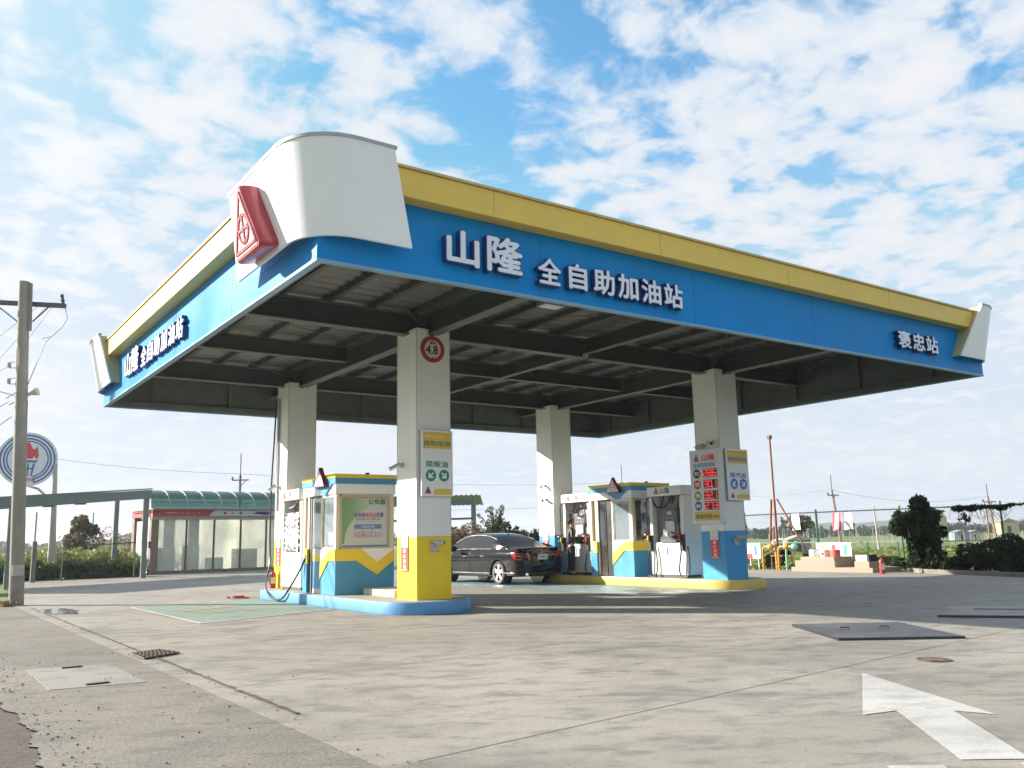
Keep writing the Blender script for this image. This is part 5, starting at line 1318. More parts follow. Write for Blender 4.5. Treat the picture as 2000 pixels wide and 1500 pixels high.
b = MB(); b.bar((23.95, 12.05, .53), (23.95, 11.0, .53), .03, .05); b.build('rail', rustp, r)
for yy in (12.0, 11.05):
    b = MB(); b.bar((23.95, yy, 0), (23.95, yy, .505), .03, .03); b.build('post', rustp, r)

# low kerb in front of the planting
kbm = mat('planter_kerb', (.20, .18, .15), .85, var=.2, bump=.4, bscale=15)
kp = [(24.2, 6.35), (23.5, 5.6), (22.2, 1.75), (17.5, -13.0)]
r = tag(None or (lambda b: b.build('planter_kerb', kbm))((lambda b: (b.bar((kp[0][0], kp[0][1], .06), (kp[1][0], kp[1][1], .06), .14, .14), b.bar((kp[1][0], kp[1][1], .06), (kp[2][0], kp[2][1], .06), .14, .141), b.bar((kp[2][0], kp[2][1], .06), (kp[3][0], kp[3][1], .06), .14, .14), b)[-1])(MB())), 'low dark concrete kerb in front of the bushes on the right', 'kerb')
soil = ground_mat('planter_soil', (.12, .095, .06), (.07, .055, .035), (.19, .16, .08), bump=1.0, grain=.3)
sheet('planting_bed', [(17.6, -13), (22.25, 1.75), (23.55, 5.65), (24.25, 6.4), (25.4, 6.6), (27.5, 6.6), (27.5, -13)], .02, soil)

# ------------------------------------------------------------------ foliage
import numpy as np
def leaves(mb, c, rad, n, size, seed, hollow=.55, droop=0., clump=5, flat=.25):
    """leaf-sized quads spread through an uneven clumpy volume"""
    rs = np.random.RandomState(seed); c = np.array(c, float); rad = np.array(rad, float)
    k = max(3, clump); cl = rs.normal(size=(k, 3)); cl /= np.linalg.norm(cl, axis=1)[:, None]; cl *= rs.uniform(.35, .85, (k, 1)); cr_ = rs.uniform(.28, .55, k)
    idx = rs.randint(0, k, n); d = rs.normal(size=(n, 3)); d /= np.linalg.norm(d, axis=1)[:, None]
    p = cl[idx] + d * (cr_[idx] * rs.uniform(hollow, 1.05, n) ** .6)[:, None]
    p = c + p * rad
    out_v = []; out_f = []
    a = rs.normal(size=(n, 3)); a /= np.linalg.norm(a, axis=1)[:, None]
    b_ = np.cross(a, rs.normal(size=(n, 3))); b_ /= np.linalg.norm(b_, axis=1)[:, None]
    s1 = size * rs.uniform(.6, 1.4, n)[:, None]; s2 = s1 * rs.uniform(.35, .7, n)[:, None]
    q0 = p - a * s1; q1 = p + b_ * s2; q2 = p + a * s1; q3_ = p - b_ * s2
    for i in range(n): out_v += [tuple(q0[i]), tuple(q1[i]), tuple(q2[i]), tuple(q3_[i])]; out_f.append((4 * i, 4 * i + 1, 4 * i + 2, 4 * i + 3))
    mb.add(out_v, out_f)
def fbuild(b, name, m, parent=None):
    me = bpy.data.meshes.new(name); me.from_pydata(b.v, [], b.f); me.materials.append(m); o = bpy.data.objects.new(name, me); C.objects.link(o); attach(o, parent); return o
fol_dark = foliage('leaf_dark', (.014, .028, .010), (.045, .078, .022), (.030, .045, .014))
fol_mid = foliage('leaf_mid', (.040, .075, .018), (.10, .15, .035), (.06, .09, .025))
fol_brt = foliage('leaf_bright', (.12, .18, .035), (.25, .29, .08), (.20, .20, .07))
fol_brn = foliage('leaf_brown', (.16, .11, .06), (.24, .15, .08), (.10, .09, .04))
fol_far = foliage('leaf_far', (.045, .070, .050), (.075, .10, .065), (.055, .08, .055), .15)
bark = mat('bark', (.10, .075, .05), .9, var=.3, vscale=10, bump=.6)
def branch(b, p0, p1, r0, r1):
    p0, p1 = Vector(p0), Vector(p1); m_ = (p0 + p1) / 2 + Vector((random.uniform(-.1, .1), random.uniform(-.1, .1), 0)) * (p1 - p0).length
    b.tube([p0, m_, p1], [r0, (r0 + r1) / 2, r1], 6)
def bush(name, label, cat, c, rad, n, size, seed, m, group=None, trunk=True, lobes=None):
    r = thing(name, label, cat, (c[0], c[1], 0), group)
    b = MB()
    for (dx, dy, dz, rx, ry, rz, nn) in (lobes or [(0, 0, 0, 1, 1, 1, n)]):
        leaves(b, (c[0] + dx, c[1] + dy, c[2] + dz), (rad[0] * rx, rad[1] * ry, rad[2] * rz), nn, size, seed, clump=9); seed += 1
    fbuild(b, 'crown' if trunk else 'foliage', m, r)
    random.seed(seed); b = MB()
    for i in range(5):
        branch(b, (c[0] + random.uniform(-.1, .1), c[1] + random.uniform(-.1, .1), 0), (c[0] + rad[0] * random.uniform(-.5, .5), c[1] + rad[1] * random.uniform(-.5, .5), c[2] + rad[2] * random.uniform(-.2, .5)), .035, .012)
    b.build('trunk' if trunk else 'stem', bark, r)
    return r
bush('fence_shrub', 'tall dark rounded shrub growing through the mesh fence', 'shrub', (24.75, 6.35, 1.35), (.9, .9, 1.15), 0, .075, 31, fol_dark,
     lobes=[(0, -.05, .45, 1.0, .95, .75, 5200), (.1, -.15, -.25, .8, .72, .7, 3000), (0, .0, -.85, .5, .5, .45, 1200), (.0, .55, .30, .5, .45, .5, 900), (0, -.6, -.05, .5, .40, .5, 900), (0, -.35, -.95, .7, 1.0, .35, 1300)])
for i, (x, yy, hh, wd) in enumerate(((24.3, 4.9, .40, .5), (24.2, 3.9, 1.10, 1.0), (23.8, 2.75, 1.0, .9), (23.6, 1.6, .95, .9), (23.2, .3, 1.05, 1.0), (22.8, -1.2, 1.0, 1.0))):
    bush('low_bush', ['small low bush in the gap right of the tall shrub', 'dense dark bush third from the tall shrub behind the kerb', 'dark leafy bush near the right edge behind the kerb', 'dark bush cut by the right edge of the picture', 'dark bush just past the right edge', 'farthest dark bush past the right edge'][i] if i != 1 else 'widest dense dark bush behind the kerb right of the gap', 'bush', (x, yy, hh * .5), (.7, wd, hh * .62), 3200 if i else 1300, .07, 60 + 7 * i, fol_dark, 'bushes behind the kerb', False)
b = MB(); leaves(b, (24.9, 7.6, .25), (.5, 1.2, .22), 900, .06, 5); leaves(b, (24.9, 5.2, .2), (.4, .9, .2), 600, .06, 6); leaves(b, (24.6, 12.3, .35), (.4, .8, .4), 1600, .06, 8); leaves(b, (24.9, 10.6, .3), (.35, .8, .3), 1100, .06, 9)
tag(fbuild(b, 'undergrowth', fol_dark), 'low dark undergrowth along the foot of the mesh fence', 'undergrowth', kind='stuff')

# ------------------------------------------------------------------ mesh fence
fx = 25.5
fgreen = mat('fence_green', (.035, .13, .07), .5, var=.1); fdark = mat('fence_dark_rail', (.05, .055, .055), .5, var=.1)
r = thing('mesh_fence', 'green posted chain-link fence with barbed top between the forecourt and the fields', 'fence', (fx, 8, 0))
y_lo, y_hi = -4.0, 29.0
b = MB(); b.tube([(fx, y_lo, 2.13), (fx, 10.2, 2.17), (fx, y_hi, 2.17)], .026, 6); b.build('top_rail', fdark, r)
b = MB(); b.tube([(fx, y_lo, 1.0), (fx, y_hi, 1.0)], .016, 6); b.build('mid_rail', mat('fence_rail_pale', (.22, .34, .30), .5), r)
yy = -3.3
while yy < 29:
    b = MB(); b.tube([(fx, yy, -.05), (fx, yy, 2.29)], .032, 8); b.build('post', fgreen, r); yy += 3.56 if yy < 20 else 3.0
for yy in (8.78, 7.56):
    b = MB(); b.tube([(fx - .02, yy, -.05), (fx - .02, yy, 1.0)], .024, 8); b.build('short_post', fgreen, r)
b = MB(); k = y_lo - 2.2; wire = .0035
while k < y_hi:
    for s in (1, -1):
        ya, yb2 = (k, k + 2.15) if s > 0 else (k + 2.15, k)
        b.add([(fx, ya - wire, .02), (fx, ya + wire, .02), (fx, yb2 + wire, 2.13), (fx, yb2 - wire, 2.13)], [(0, 1, 2, 3)])
        b.add([(fx - wire, ya, .02), (fx + wire, ya, .02), (fx + wire, yb2, 2.13), (fx - wire, yb2, 2.13)], [(0, 1, 2, 3)])
    k += .11
b.build('wire_mesh', mat('mesh_wire', (.16, .20, .19), .5, metal=.3), r)
b = MB(); random.seed(2); k = y_lo
while k < 14:
    b.bar((fx, k, 2.16), (fx + random.uniform(-.03, .03), k + random.uniform(-.03, .03), 2.25), .006, .006); k += random.uniform(.09, .2)
b.build('barbs', fdark, r)
# vine on the rail
b = MB()
for i, (yy, zz, ry, rz, nn) in enumerate(((6.0, 2.08, .7, .16, 700), (5.1, 2.02, .55, .22, 700), (4.5, 2.1, .6, .12, 450), (3.9, 2.05, .5, .13, 350), (5.0, 1.75, .25, .25, 120), (3.3, 2.16, .5, .06, 150))):
    leaves(b, (25.45, yy, zz), (.14, ry, rz), nn, .05, 300 + i, hollow=.2)
random.seed(14)
vb = MB()
for i in range(34):
    yy = random.uniform(3.4, 6.2); p = [(25.47, yy, 2.1)]
    for k in range(3): p.append((25.47 + random.uniform(-.04, .04), p[-1][1] + random.uniform(-.15, .15), p[-1][2] - random.uniform(.08, .2)))
    vb.tube(p, .006, 4)
vr = thing('climbing_vine', 'tangled vine hanging from the top rail of the mesh fence', 'vine', (25.45, 5, 2.1))
fbuild(b, 'foliage', fol_dark, vr); vb.build('stem', bark, vr)
def cloth(name, label, y0, y1, z0, z1, m, seed, stripe=None):
    r = thing(name, label, 'cloth', (25.4, (y0 + y1) / 2, z1), 'cloths hung on the fence')
    rs = random.Random(seed); nu, nv = 9, 9
    def surf(b, ya, yb2, off):
        vs = []
        for i in range(nu):
            for j in range(nv):
                t = i / (nu - 1); s = j / (nv - 1); y_ = ya + (yb2 - ya) * t + .05 * (1 - s) * (-1 if seed % 2 else 1)
                vs.append((25.42 - off + .03 * math.sin(y_ * 17 + seed) * (1 - s * .6) - .02 * (1 - s), y_, z0 + (z1 - z0) * s + .02 * math.sin(t * 5) * (1 - s)))
        b.add(vs, [(i * nv + j, i * nv + j + 1, (i + 1) * nv + j + 1, (i + 1) * nv + j) for i in range(nu - 1) for j in range(nv - 1)])
    b = MB(); surf(b, y0, y1, 0); b.build('cloth_sheet', m, r, smooth=True)
    if stripe:
        for ya, yb2 in stripe:
            b = MB(); surf(b, ya, yb2, .006); b.build('red_stripe', mat('cloth_red', (.62, .05, .08), .7), r, smooth=True)
clw = mat('cloth_white', (.80, .80, .80), .8, var=.04)
cloth('hung_cloth', 'white cloth hung on the fence just right of the vent pipe', 11.68, 12.05, 1.50, 2.15, clw, 3)
cloth('hung_cloth', 'red and white striped cloth hung on the fence', 9.74, 10.12, 1.47, 2.13, mat('cloth_pink', (.80, .50, .52), .8), 4, [(9.76, 9.84), (10.02, 10.12)])
cloth('hung_cloth', 'white cloth hung on the fence beside the red striped one', 9.30, 9.68, 1.48, 2.12, clw, 5)

# ------------------------------------------------------------------ hedge and weeds behind the car
def Dp(u, v_, dep):
    return Vector((-4.3247, -10.5607, 1.4)) + (cr * ((u - 1000) / 1694.16) + cd * ((v_ - 750) / 1694.16) + cf) * dep
def hedge_run(b, pts, h, thick, n, size, seed):
    rs = random.Random(seed)
    for i in range(len(pts) - 1):
        p0, p1 = Vector(pts[i]), Vector(pts[i + 1]); L_ = (p1 - p0).length; k = max(2, int(L_ / .55))
        for j in range(k):
            p = p0.lerp(p1, (j + rs.random()) / k); hh = h * rs.uniform(.8, 1.1)
            leaves(b, (p.x, p.y, hh * .5), (thick, thick, hh * .6), n, size, seed + i * 50 + j, clump=6)
h0, h1, h2 = Dp(840, 1060, 47), Dp(960, 1060, 45), Dp(1075, 1060, 46)
r = thing('hedge', 'dark clipped hedge behind the black car', 'hedge', (h1.x, h1.y, 0))
b = MB(); hedge_run(b, [(h0.x, h0.y, 0), (h1.x, h1.y, 0), (h2.x, h2.y, 0), (h2.x + 3, h2.y - 1.8, 0)], 2.1, .7, 900, .09, 500); fbuild(b, 'foliage', fol_dark, r)
p = Dp(966, 1060, 44.5)
r = thing('tall_weed', 'spiky tall weed rising out of the hedge behind the car', 'weed', (p.x, p.y, 0))
random.seed(77); sb_, lb = MB(), MB()
for i in range(16):
    a = random.uniform(0, 6.28); rr = random.uniform(.1, 1.0); hh = random.uniform(2.5, 3.5) - rr * .5; tip = Vector((p.x + rr * math.cos(a), p.y + rr * math.sin(a), hh))
    sb_.tube([(p.x + .3 * rr * math.cos(a), p.y + .3 * rr * math.sin(a), 1.6), tip.lerp(Vector((p.x, p.y, 2)), .3), tip], [.02, .014, .006], 5)
    for k in range(5): c_ = Vector((p.x + .3 * rr * math.cos(a), p.y + .3 * rr * math.sin(a), 1.7)).lerp(tip, .15 + k * .2); leaves(lb, c_, (.16, .16, .2), 26, .055, 900 + i * 9 + k)
sb_.build('stem', bark, r); fbuild(lb, 'foliage', fol_mid, r)
p = Dp(893, 1060, 41)
bush('brown_bush', 'brown dry bush left of the hedge beside the shed post', 'bush', (p.x, p.y, 1.0), (1.3, 1.3, 1.15), 3600, .08, 611, fol_brn, None, False)
# carport end behind the booth
cb_m = mat('shed_steel_grey', (.13, .16, .16), .5, metal=.2, var=.1); cb_r = mat('shed_roof_green', (.11, .14, .125), .5, metal=.1, var=.1)
r = thing('open_shed', 'open steel shed with a corrugated roof edge behind the front column', 'shed', Dp(900, 1060, 50) * 1)
r.location.z = 0
a0, a1 = Dp(742, 970, 50), Dp(938, 970, 50); zt2 = 3.95
d_ = Vector((a1.x - a0.x, a1.y - a0.y, 0)).normalized(); nrm_ = Vector((-d_.y, d_.x, 0))
if nrm_.dot(cf) < 0: nrm_ = -nrm_
L_ = Vector((a1.x - a0.x, a1.y - a0.y, 0)).length
b = MB(); n_ = 60
for row in (0, 1):
    pass
vs = []
for i in range(n_ + 1):
    o_ = Vector((a0.x, a0.y, 0)) + d_ * (L_ * i / n_); zz = zt2 + .04 * math.sin(i * 2.1)
    vs += [tuple(o_ + Z * zz), tuple(o_ + nrm_ * 5 + Z * (zz - .35)), tuple(o_ + Z * (zz - .03)), tuple(o_ + nrm_ * 5 + Z * (zz - .38))]
fs = []
for i in range(n_): fs += [(4 * i, 4 * i + 1, 4 * i + 5, 4 * i + 4), (4 * i + 2, 4 * i + 6, 4 * i + 7, 4 * i + 3), (4 * i, 4 * i + 4, 4 * i + 6, 4 * i + 2)]
b.add(vs, fs); b.build('roof', mat('shed_roof_yellowish', (.20, .19, .11), .5, var=.1), r)
o_ = Vector((a0.x, a0.y, 0)); e_ = o_ + d_ * (L_ - .35)
b = MB(); b.bar(o_ + Z * 3.56 + nrm_ * .1, e_ + Z * 3.56 + nrm_ * .1, .12, .34); b.build('eave_beam', cb_m, r)
b = MB(); b.bar(o_ + Z * 2.55 + nrm_ * .1, e_ + Z * 2.62 + nrm_ * .1, .06, .12); b.build('tie_rail', cb_m, r)
for t_ in (.06, .93):
    b = MB(); p = o_ + d_ * L_ * t_ + nrm_ * .1; b.bar(p + Z * -.05, p + Z * 3.40, .20, .20, up=(1, 0, 0)); b.build('post', cb_m, r)

# ------------------------------------------------------------------ left: lean-to roof
lt_m = mat('leanto_steel', (.16, .19, .19), .45, metal=.3, var=.1)
r = thing('carport', 'open lean-to carport of grey-green steel rising towards the shop', 'carport', (2.2, 31, 0))
e0, e1 = Vector((-4.0, 25.6, 3.02)), Vector((5.45, 32.9, 4.05))
b = MB(); b.bar(e0 - Z * .20, e1 - Z * .20, .10, .40); b.bar(e0 + Z * .045, e1 + Z * .045, .22, .05); b.build('edge_beam', mat('leanto_green', (.13, .17, .155), .45, metal=.2, var=.1), r)
nb = Vector((-(e1 - e0).y, (e1 - e0).x, 0)).normalized()
b = MB(); b.add([tuple(e0 + Z * .08 - nb * .1), tuple(e1 + Z * .08 - nb * .1), tuple(e1 - Z * .10 + nb * 6.5), tuple(e0 - Z * .10 + nb * 6.5), tuple(e0 + Z * .05), tuple(e1 + Z * .05), tuple(e1 - Z * .13 + nb * 6.5), tuple(e0 - Z * .13 + nb * 6.5)], [(0, 1, 2, 3), (7, 6, 5, 4), (0, 1, 5, 4), (1, 2, 6, 5), (2, 3, 7, 6), (3, 0, 4, 7)]); b.build('roof_sheet', deck, r)
for (x, yy, zz) in ((-.7, 27.6, 3.0), (5.27, 32.9, 3.65), (5.0, 38.2, 3.9)):
    b = MB(); b.box(x - .11, x + .11, yy - .11, yy + .11, -.05, zz); b.build('post', lt_m, r)
for t_ in (.12, .50, .64):
    p = e0.lerp(e1, t_) - Z * .42; b = MB(); b.bar(p - d_ * .22, p + d_ * .22, .14, .06); b.build('flood_lamp', mat('lamp_dark', (.06, .06, .06), .5), r)

# ------------------------------------------------------------------ shop with green barrel roof
sh = thing('roadside_shop', 'single-storey shop with frosted glass front and a green barrel-vault roof', 'shop', (10.5, 40.5, 0))
A = Vector((6.55, 37.3, 0)); du = Vector((.995, .10, 0)).normalized(); dn = Vector((-du.y, du.x, 0)); Ls = 8.0
def S(u, n_, z): return A + du * u + dn * n_ + Z * z
brn = mat('pillar_brown', (.20, .15, .115), .5, var=.1)
def sbox(b, u0, u1, n0, n1, z0, z1): b.obox(S(u0, n0, z0), du * (u1 - u0), dn * (n1 - n0), Z * (z1 - z0))
for u0, n0 in ((0, 0), (0, 2.7)):
    b = MB(); sbox(b, u0, u0 + .38, n0, n0 + .38, -.05, 2.95); b.build('corner_pillar', brn, sh)
b = MB(); sbox(b, .38, Ls, .02, .30, -.05, .16); b.build('base_wall', mat('base_brown', (.16, .13, .10), .6), sh)
b = MB(); sbox(b, .0, Ls, -.04, .30, 2.78, 2.96); b.build('lintel', mat('lintel_grey', (.33, .32, .30), .5), sh)
b = MB(); sbox(b, .0, Ls, -.10, .30, 2.961, 3.30); sbox(b, -.04, .30, .301, 3.0, 2.961, 3.30); bn_ = b.build('sign_band', mat('band_red', (.48, .045, .06), .45, var=.06), sh)
b = MB(); b.prism([(3.0, .0), (Ls, .0), (Ls, .30), (3.42, .30), (3.22, .26), (3.10, .16)], S(0, -.10, 2.98), du, Z, -dn, .002, .008); wb_ = b.build('white_band', mat('band_pale', (.68, .72, .80), .45), bn_)
for u, m_ in ((3.85, redp), (4.3, yel_p), (4.75, blue_p)):
    b = MB(); b.prism(circle(u, .15, .085, 16), S(0, -.10, 2.98), du, Z, -dn, .0085, .012); b.build('round_mark', m_, wb_)
b = MB()
for i, (u, v_, ww, hh) in enumerate(((5.5, .10, .7, .05), (5.6, .15, .7, .05), (5.7, .2, .5, .04), (5.9, .06, .5, .05), (6.2, .12, .3, .09))): b.obox(S(u, -.109 - .0004 * i, 2.98 + v_), du * ww, Z * hh, -dn * .003)
b.build('dark_script_mark', navy, wb_)
b = MB()
for u in (1.5, 1.8, 2.1, 2.4): b.obox(S(u, -.1005, 3.11), du * .06, Z * .06, -dn * .003)
b.obox(S(.7, -.1005, 3.13), du * .6, Z * .05, -dn * .003); b.build('pale_marks', mat('mark_pale_pink', (.72, .45, .45), .5), bn_)
# frosted front
fm = bpy.data.materials.new('frosted_glass'); fm.use_nodes = True; q = G(fm.node_tree); o = fm.node_tree.nodes['Material Output']; pb_ = fm.node_tree.nodes['Principled BSDF']
vv = q.n('ShaderNodeTexCoord').outputs['Object']; mp = q.n('ShaderNodeMapping'); mp.inputs['Scale'].default_value = (.7, .7, .25); q.l(vv, mp.inputs[0])
nz = q.noise(mp.outputs[0], .9, 5, .6, .4)
q.l(q.mix(q.ramp(nz, .35, .65), (.66, .67, .56), (.76, .78, .72)), pb_.inputs['Base Color']); pb_.inputs['Roughness'].default_value = .15
tr_ = q.n('ShaderNodeBsdfTransparent'); tr_.inputs[0].default_value = (.88, .89, .85, 1); mx = q.n('ShaderNodeMixShader'); q.l(q.ramp(nz, .3, .7, .30, .55), mx.inputs[0]); q.l(tr_.outputs[0], mx.inputs[1]); q.l(pb_.outputs[0], mx.inputs[2]); q.l(mx.outputs[0], o.inputs[0])
step = 1.50
for k in range(5):
    b = MB(); sbox(b, .42 + k * step, .38 + (k + 1) * step - .06, .10, .112, .162, 2.778); b.build('glass_panel', fm, sh)
    b = MB(); sbox(b, .38 + (k + 1) * step - .06, .38 + (k + 1) * step + .02, .06, .16, .162, 2.778); b.build('mullion', mat('mullion_dark', (.07, .065, .06), .5), sh)
lit_w = bpy.data.materials.new('rear_frosted_pane'); lit_w.use_nodes = True; q = G(lit_w.node_tree); o = lit_w.node_tree.nodes['Material Output']
tl_ = q.n('ShaderNodeBsdfTranslucent'); q.l(q.mix(q.ramp(q.noise(q.n('ShaderNodeTexCoord').outputs['Object'], .6, 4), .35, .65), (.84, .84, .80), (.66, .67, .63)), tl_.inputs[0]); q.l(tl_.outputs[0], o.inputs[0])
inw = mat('shop_inside', (.72, .715, .66), .7, var=.06)
b = MB(); sbox(b, .4, Ls, 2.9, 2.92, 0, 3.2); b.build('rear_wall', lit_w, sh)
b = MB(); sbox(b, .1, Ls, .3, 3.0, -.02, .02); b.build('floor_slab', mat('shop_floor', (.45, .43, .38), .6), sh)
b = MB(); sbox(b, Ls - .1, Ls, .3, 2.9, .02, 3.2); b.build('end_wall', inw, sh)
b = MB(); sbox(b, .1, .14, .42, 2.6, .3, 2.75); b.build('door_panel', mat('door_cream', (.74, .72, .62), .5), sh)
mach = mat('machine_white', (.74, .75, .72), .4)
for nm, (u0, u1, n0, n1, z1) in (('white_cabinet', (.7, 1.5, .6, 1.3, 1.35)), ('white_machine', (2.1, 2.8, .6, 1.3, 1.45)), ('low_counter', (3.6, 4.4, 1.2, 1.9, .75)), ('white_machine', (5.0, 6.2, .8, 1.6, 1.2))):
    b = MB(); sbox(b, u0, u1, n0, n1, .021, z1); b.build(nm, mach, sh, bevel=.05)
for u0 in (1.5, 2.85): 
    b = MB(); sbox(b, u0, u0 + .5, 2.2, 2.5, .02, 2.9); b.build('dark_curtain', mat('curtain_olive', (.12, .13, .09), .7), sh)
# barrel roof
gm2 = bpy.data.materials.new('green_polycarbonate'); gm2.use_nodes = True; q = G(gm2.node_tree); o = gm2.node_tree.nodes['Material Output']; pb_ = gm2.node_tree.nodes['Principled BSDF']
vv = q.n('ShaderNodeTexCoord').outputs['Object']; q.l(q.mix(q.ramp(q.noise(vv, 1.3, 5), .4, .7), (.012, .055, .042), (.025, .09, .07)), pb_.inputs['Base Color']); pb_.inputs['Roughness'].default_value = .18
tl_ = q.n('ShaderNodeBsdfTransparent'); tl_.inputs[0].default_value = (.25, .62, .48, 1); mx = q.n('ShaderNodeMixShader'); mx.inputs[0].default_value = .80; q.l(tl_.outputs[0], mx.inputs[1]); q.l(pb_.outputs[0], mx.inputs[2]); q.l(mx.outputs[0], o.inputs[0])
arcp = [(-.75 + 0 * a, 0) for a in (0,)]
def arc(k): 
    a = R_(180 - 90 * k / 8) if k <= 8 else 0
    return (-.75 + 1.5 * (1 - math.cos(R_(90 * k / 8))) * .8, .92 * math.sin(R_(90 * k / 8)))
prof = [arc(k) for k in range(9)] + [(1.9, .90), (3.2, .70)]
b = MB(); vs = []; m_ = len(prof)
for u in (-.3, Ls): vs += [tuple(S(u, n_, 3.36 + z)) for n_, z in prof]
b.add(vs, [(i, i + 1, m_ + i + 1, m_ + i) for i in range(m_ - 1)]); rf = b.build('roof', gm2, sh, smooth=30)
b = MB(); u = -.3
while u < Ls:
    b.tube([S(u, n_ - .02, 3.37 + z + .01) for n_, z in prof], .028, 5); u += .92
b.tube([S(-.3, -.76, 3.36), S(Ls, -.76, 3.36)], .05, 5); b.tube([S(-.3, -.66, 3.66), S(Ls, -.66, 3.66)], .02, 5); b.tube([S(-.3, .48, 4.29), S(Ls, .48, 4.29)], .04, 5)
b.tube([S(-.3, -.75, 3.36), S(-.3, 3.0, 3.36)], .03, 5)
b.build('roof_ribs', mat('rib_grey_green', (.30, .36, .34), .45, metal=.3), rf)
b = MB(); sbox(b, -.1, Ls, -.5, 3.0, 3.301, 3.345); b.build('eave', mat('eave_grey', (.38, .38, .36), .5), sh)
b = MB(); b.obox(S(-.02, -.0, 1.35), -du * .08, dn * .16, Z * .34); b.build('letter_box', mat('lamp_dark', (.06, .06, .06), .5), sh)

# ------------------------------------------------------------------ round torch sign on its pole
sc0 = Dp(54, 897, 44); cdir = (Vector((-4.3247, -10.5607, sc0.z)) - sc0); cdir.z = 0; cdir.normalize()
sU = Vector((-cdir.y, cdir.x, 0)); 
if sU.dot(cr) < 0: sU = -sU
r = thing('round_pole_sign', 'large round white sign with blue rings and a red torch flame on a curved pole', 'sign', (2.45, 40.0, 0))
RS = 1.36
b = MB(); b.prism(circle(0, 0, RS, 56), sc0, sU, Z, cdir, -.12, .0); b.build('disc', mat('sign_rim_grey', (.50, .52, .56), .45), r)
b = MB(); b.prism(circle(0, 0, RS * .975, 56), sc0, sU, Z, cdir, .001, .006); fcs = b.build('face', mat('sign_face_white', (.70, .71, .74), .45), r)
sgb = mat('sign_blue', (.035, .11, .34), .45); sgr = mat('sign_flame_red', (.62, .045, .06), .45)
for r0, r1 in ((.92, .86), (.80, .74), (.70, .65)):
    b = MB(); oo = circle(0, 0, RS * r0, 56, R_(-75), R_(255)) + [(RS * r0 * math.cos(R_(255)), RS * r0 * math.sin(R_(255)))]; ii = circle(0, 0, RS * r1, 56, R_(-75), R_(255)) + [(RS * r1 * math.cos(R_(255)), RS * r1 * math.sin(R_(255)))]
    vs = [sc0 + sU * x + Z * y_ + cdir * .008 for x, y_ in oo] + [sc0 + sU * x + Z * y_ + cdir * .008 for x, y_ in ii]; n_ = len(oo)
    b.add(vs, [(i, i + 1, n_ + i + 1, n_ + i) for i in range(n_ - 1)]); b.build('ring', sgb, fcs)
fl = [(-.10, .02), (-.22, .12), (-.26, .28), (-.16, .45), (-.06, .56), (-.02, .72), (.06, .60), (.14, .42), (.22, .36), (.30, .50), (.36, .30), (.38, .10), (.30, -.04), (.24, .10), (.14, .0)]
b = MB(); b.prism([(x * RS * .95, (y_ + .02) * RS * .95) for x, y_ in fl], sc0, sU, Z, cdir, .0085, .011); b.build('flame', sgr, fcs)
b = MB()
for pl_ in ([(-.24, -.04), (.34, -.04), (.30, -.12), (-.20, -.12)], [(-.18, -.15), (-.10, -.15), (-.06, -.62), (-.11, -.62)], [(.0, -.15), (.06, -.15), (.05, -.62), (.01, -.62)], [(.18, -.15), (.26, -.15), (.17, -.62), (.12, -.62)], [(-.18, -.32), (.22, -.32), (.21, -.38), (-.17, -.38)]):
    b.prism([(x * RS, y_ * RS) for x, y_ in pl_], sc0, sU, Z, cdir, .0085 + .0003 * len(b.v) / 8, .0105 + .0003 * len(b.v) / 8)
b.build('torch', sgb, fcs)
b = MB(); b.text('台灣中油', sc0 - sU * RS * .28 - Z * RS * .83 + cdir * .0085, sU, Z, RS * .56, RS * .15, .002, .04); b.build('lettering', sgr, fcs)
b = MB(); pb0 = Vector((2.45, 40.0, -.05)); top = Dp(105, 955, 44.3)
b.tube([pb0, pb0.lerp(top, .5), top + Z * 1.3], [.26, .16, .10], 12); b.build('pole', mat('pole_pale', (.42, .40, .37), .6, var=.1), r, smooth=True)
mid = pb0.lerp(top, .62)
b = MB(); b.tube([Dp(93, 972, 44.2), Dp(75, 955, 44.1), Dp(52, 948, 44.1)], .06, 8); b.build('curved_arm', mat('pole_pale', (.42, .40, .37), .6), r)

# ------------------------------------------------------------------ utility pole on the left
conc_p = mat('pole_concrete', (.27, .255, .22), .85, var=.12, vscale=2, bump=.3, bscale=25, dirt=(.20, .19, .16), dscale=1.2)
wire_m = mat('wire_dark', (.10, .10, .11), .6)
ux, uy = -1.60, 15.5
r = thing('utility_pole', 'tall grey concrete utility pole with a crossarm at the left edge', 'utility pole', (ux, uy, 0))
b = MB(); b.tube([(ux, uy, -.1), (ux, uy, 4.5), (ux, uy, 8.62)], [.178, .155, .135], 20); b.build('shaft', conc_p, r, smooth=True)
iu = Vector((.82, -.57, 0)).normalized()
pt = Vector((ux, uy, 0))
b = MB(); b.bar(pt + iu * .13 + iu * .01 - cf * .0 + Z * 7.25 + Vector((cf.x, cf.y, 0)) * .0, pt + iu * .14 + Z * 8.58, .12, .12, up=(cf.x, cf.y, 0)); b.build('side_post', mat('wood_grey', (.20, .19, .17), .8, var=.2), r)
arm0, arm1 = pt - iu * 1.3 + Z * 8.15 - Vector((cf.x, cf.y, 0)).normalized() * .18, pt + iu * 1.02 + Z * 7.98 - Vector((cf.x, cf.y, 0)).normalized() * .18
back = Vector((cf.x, cf.y, 0)).normalized() * .40
b = MB(); b.bar(arm0 + back, arm1 + back, .10, .12); b.build('crossarm', mat('arm_dark', (.10, .095, .085), .7, var=.2), r)
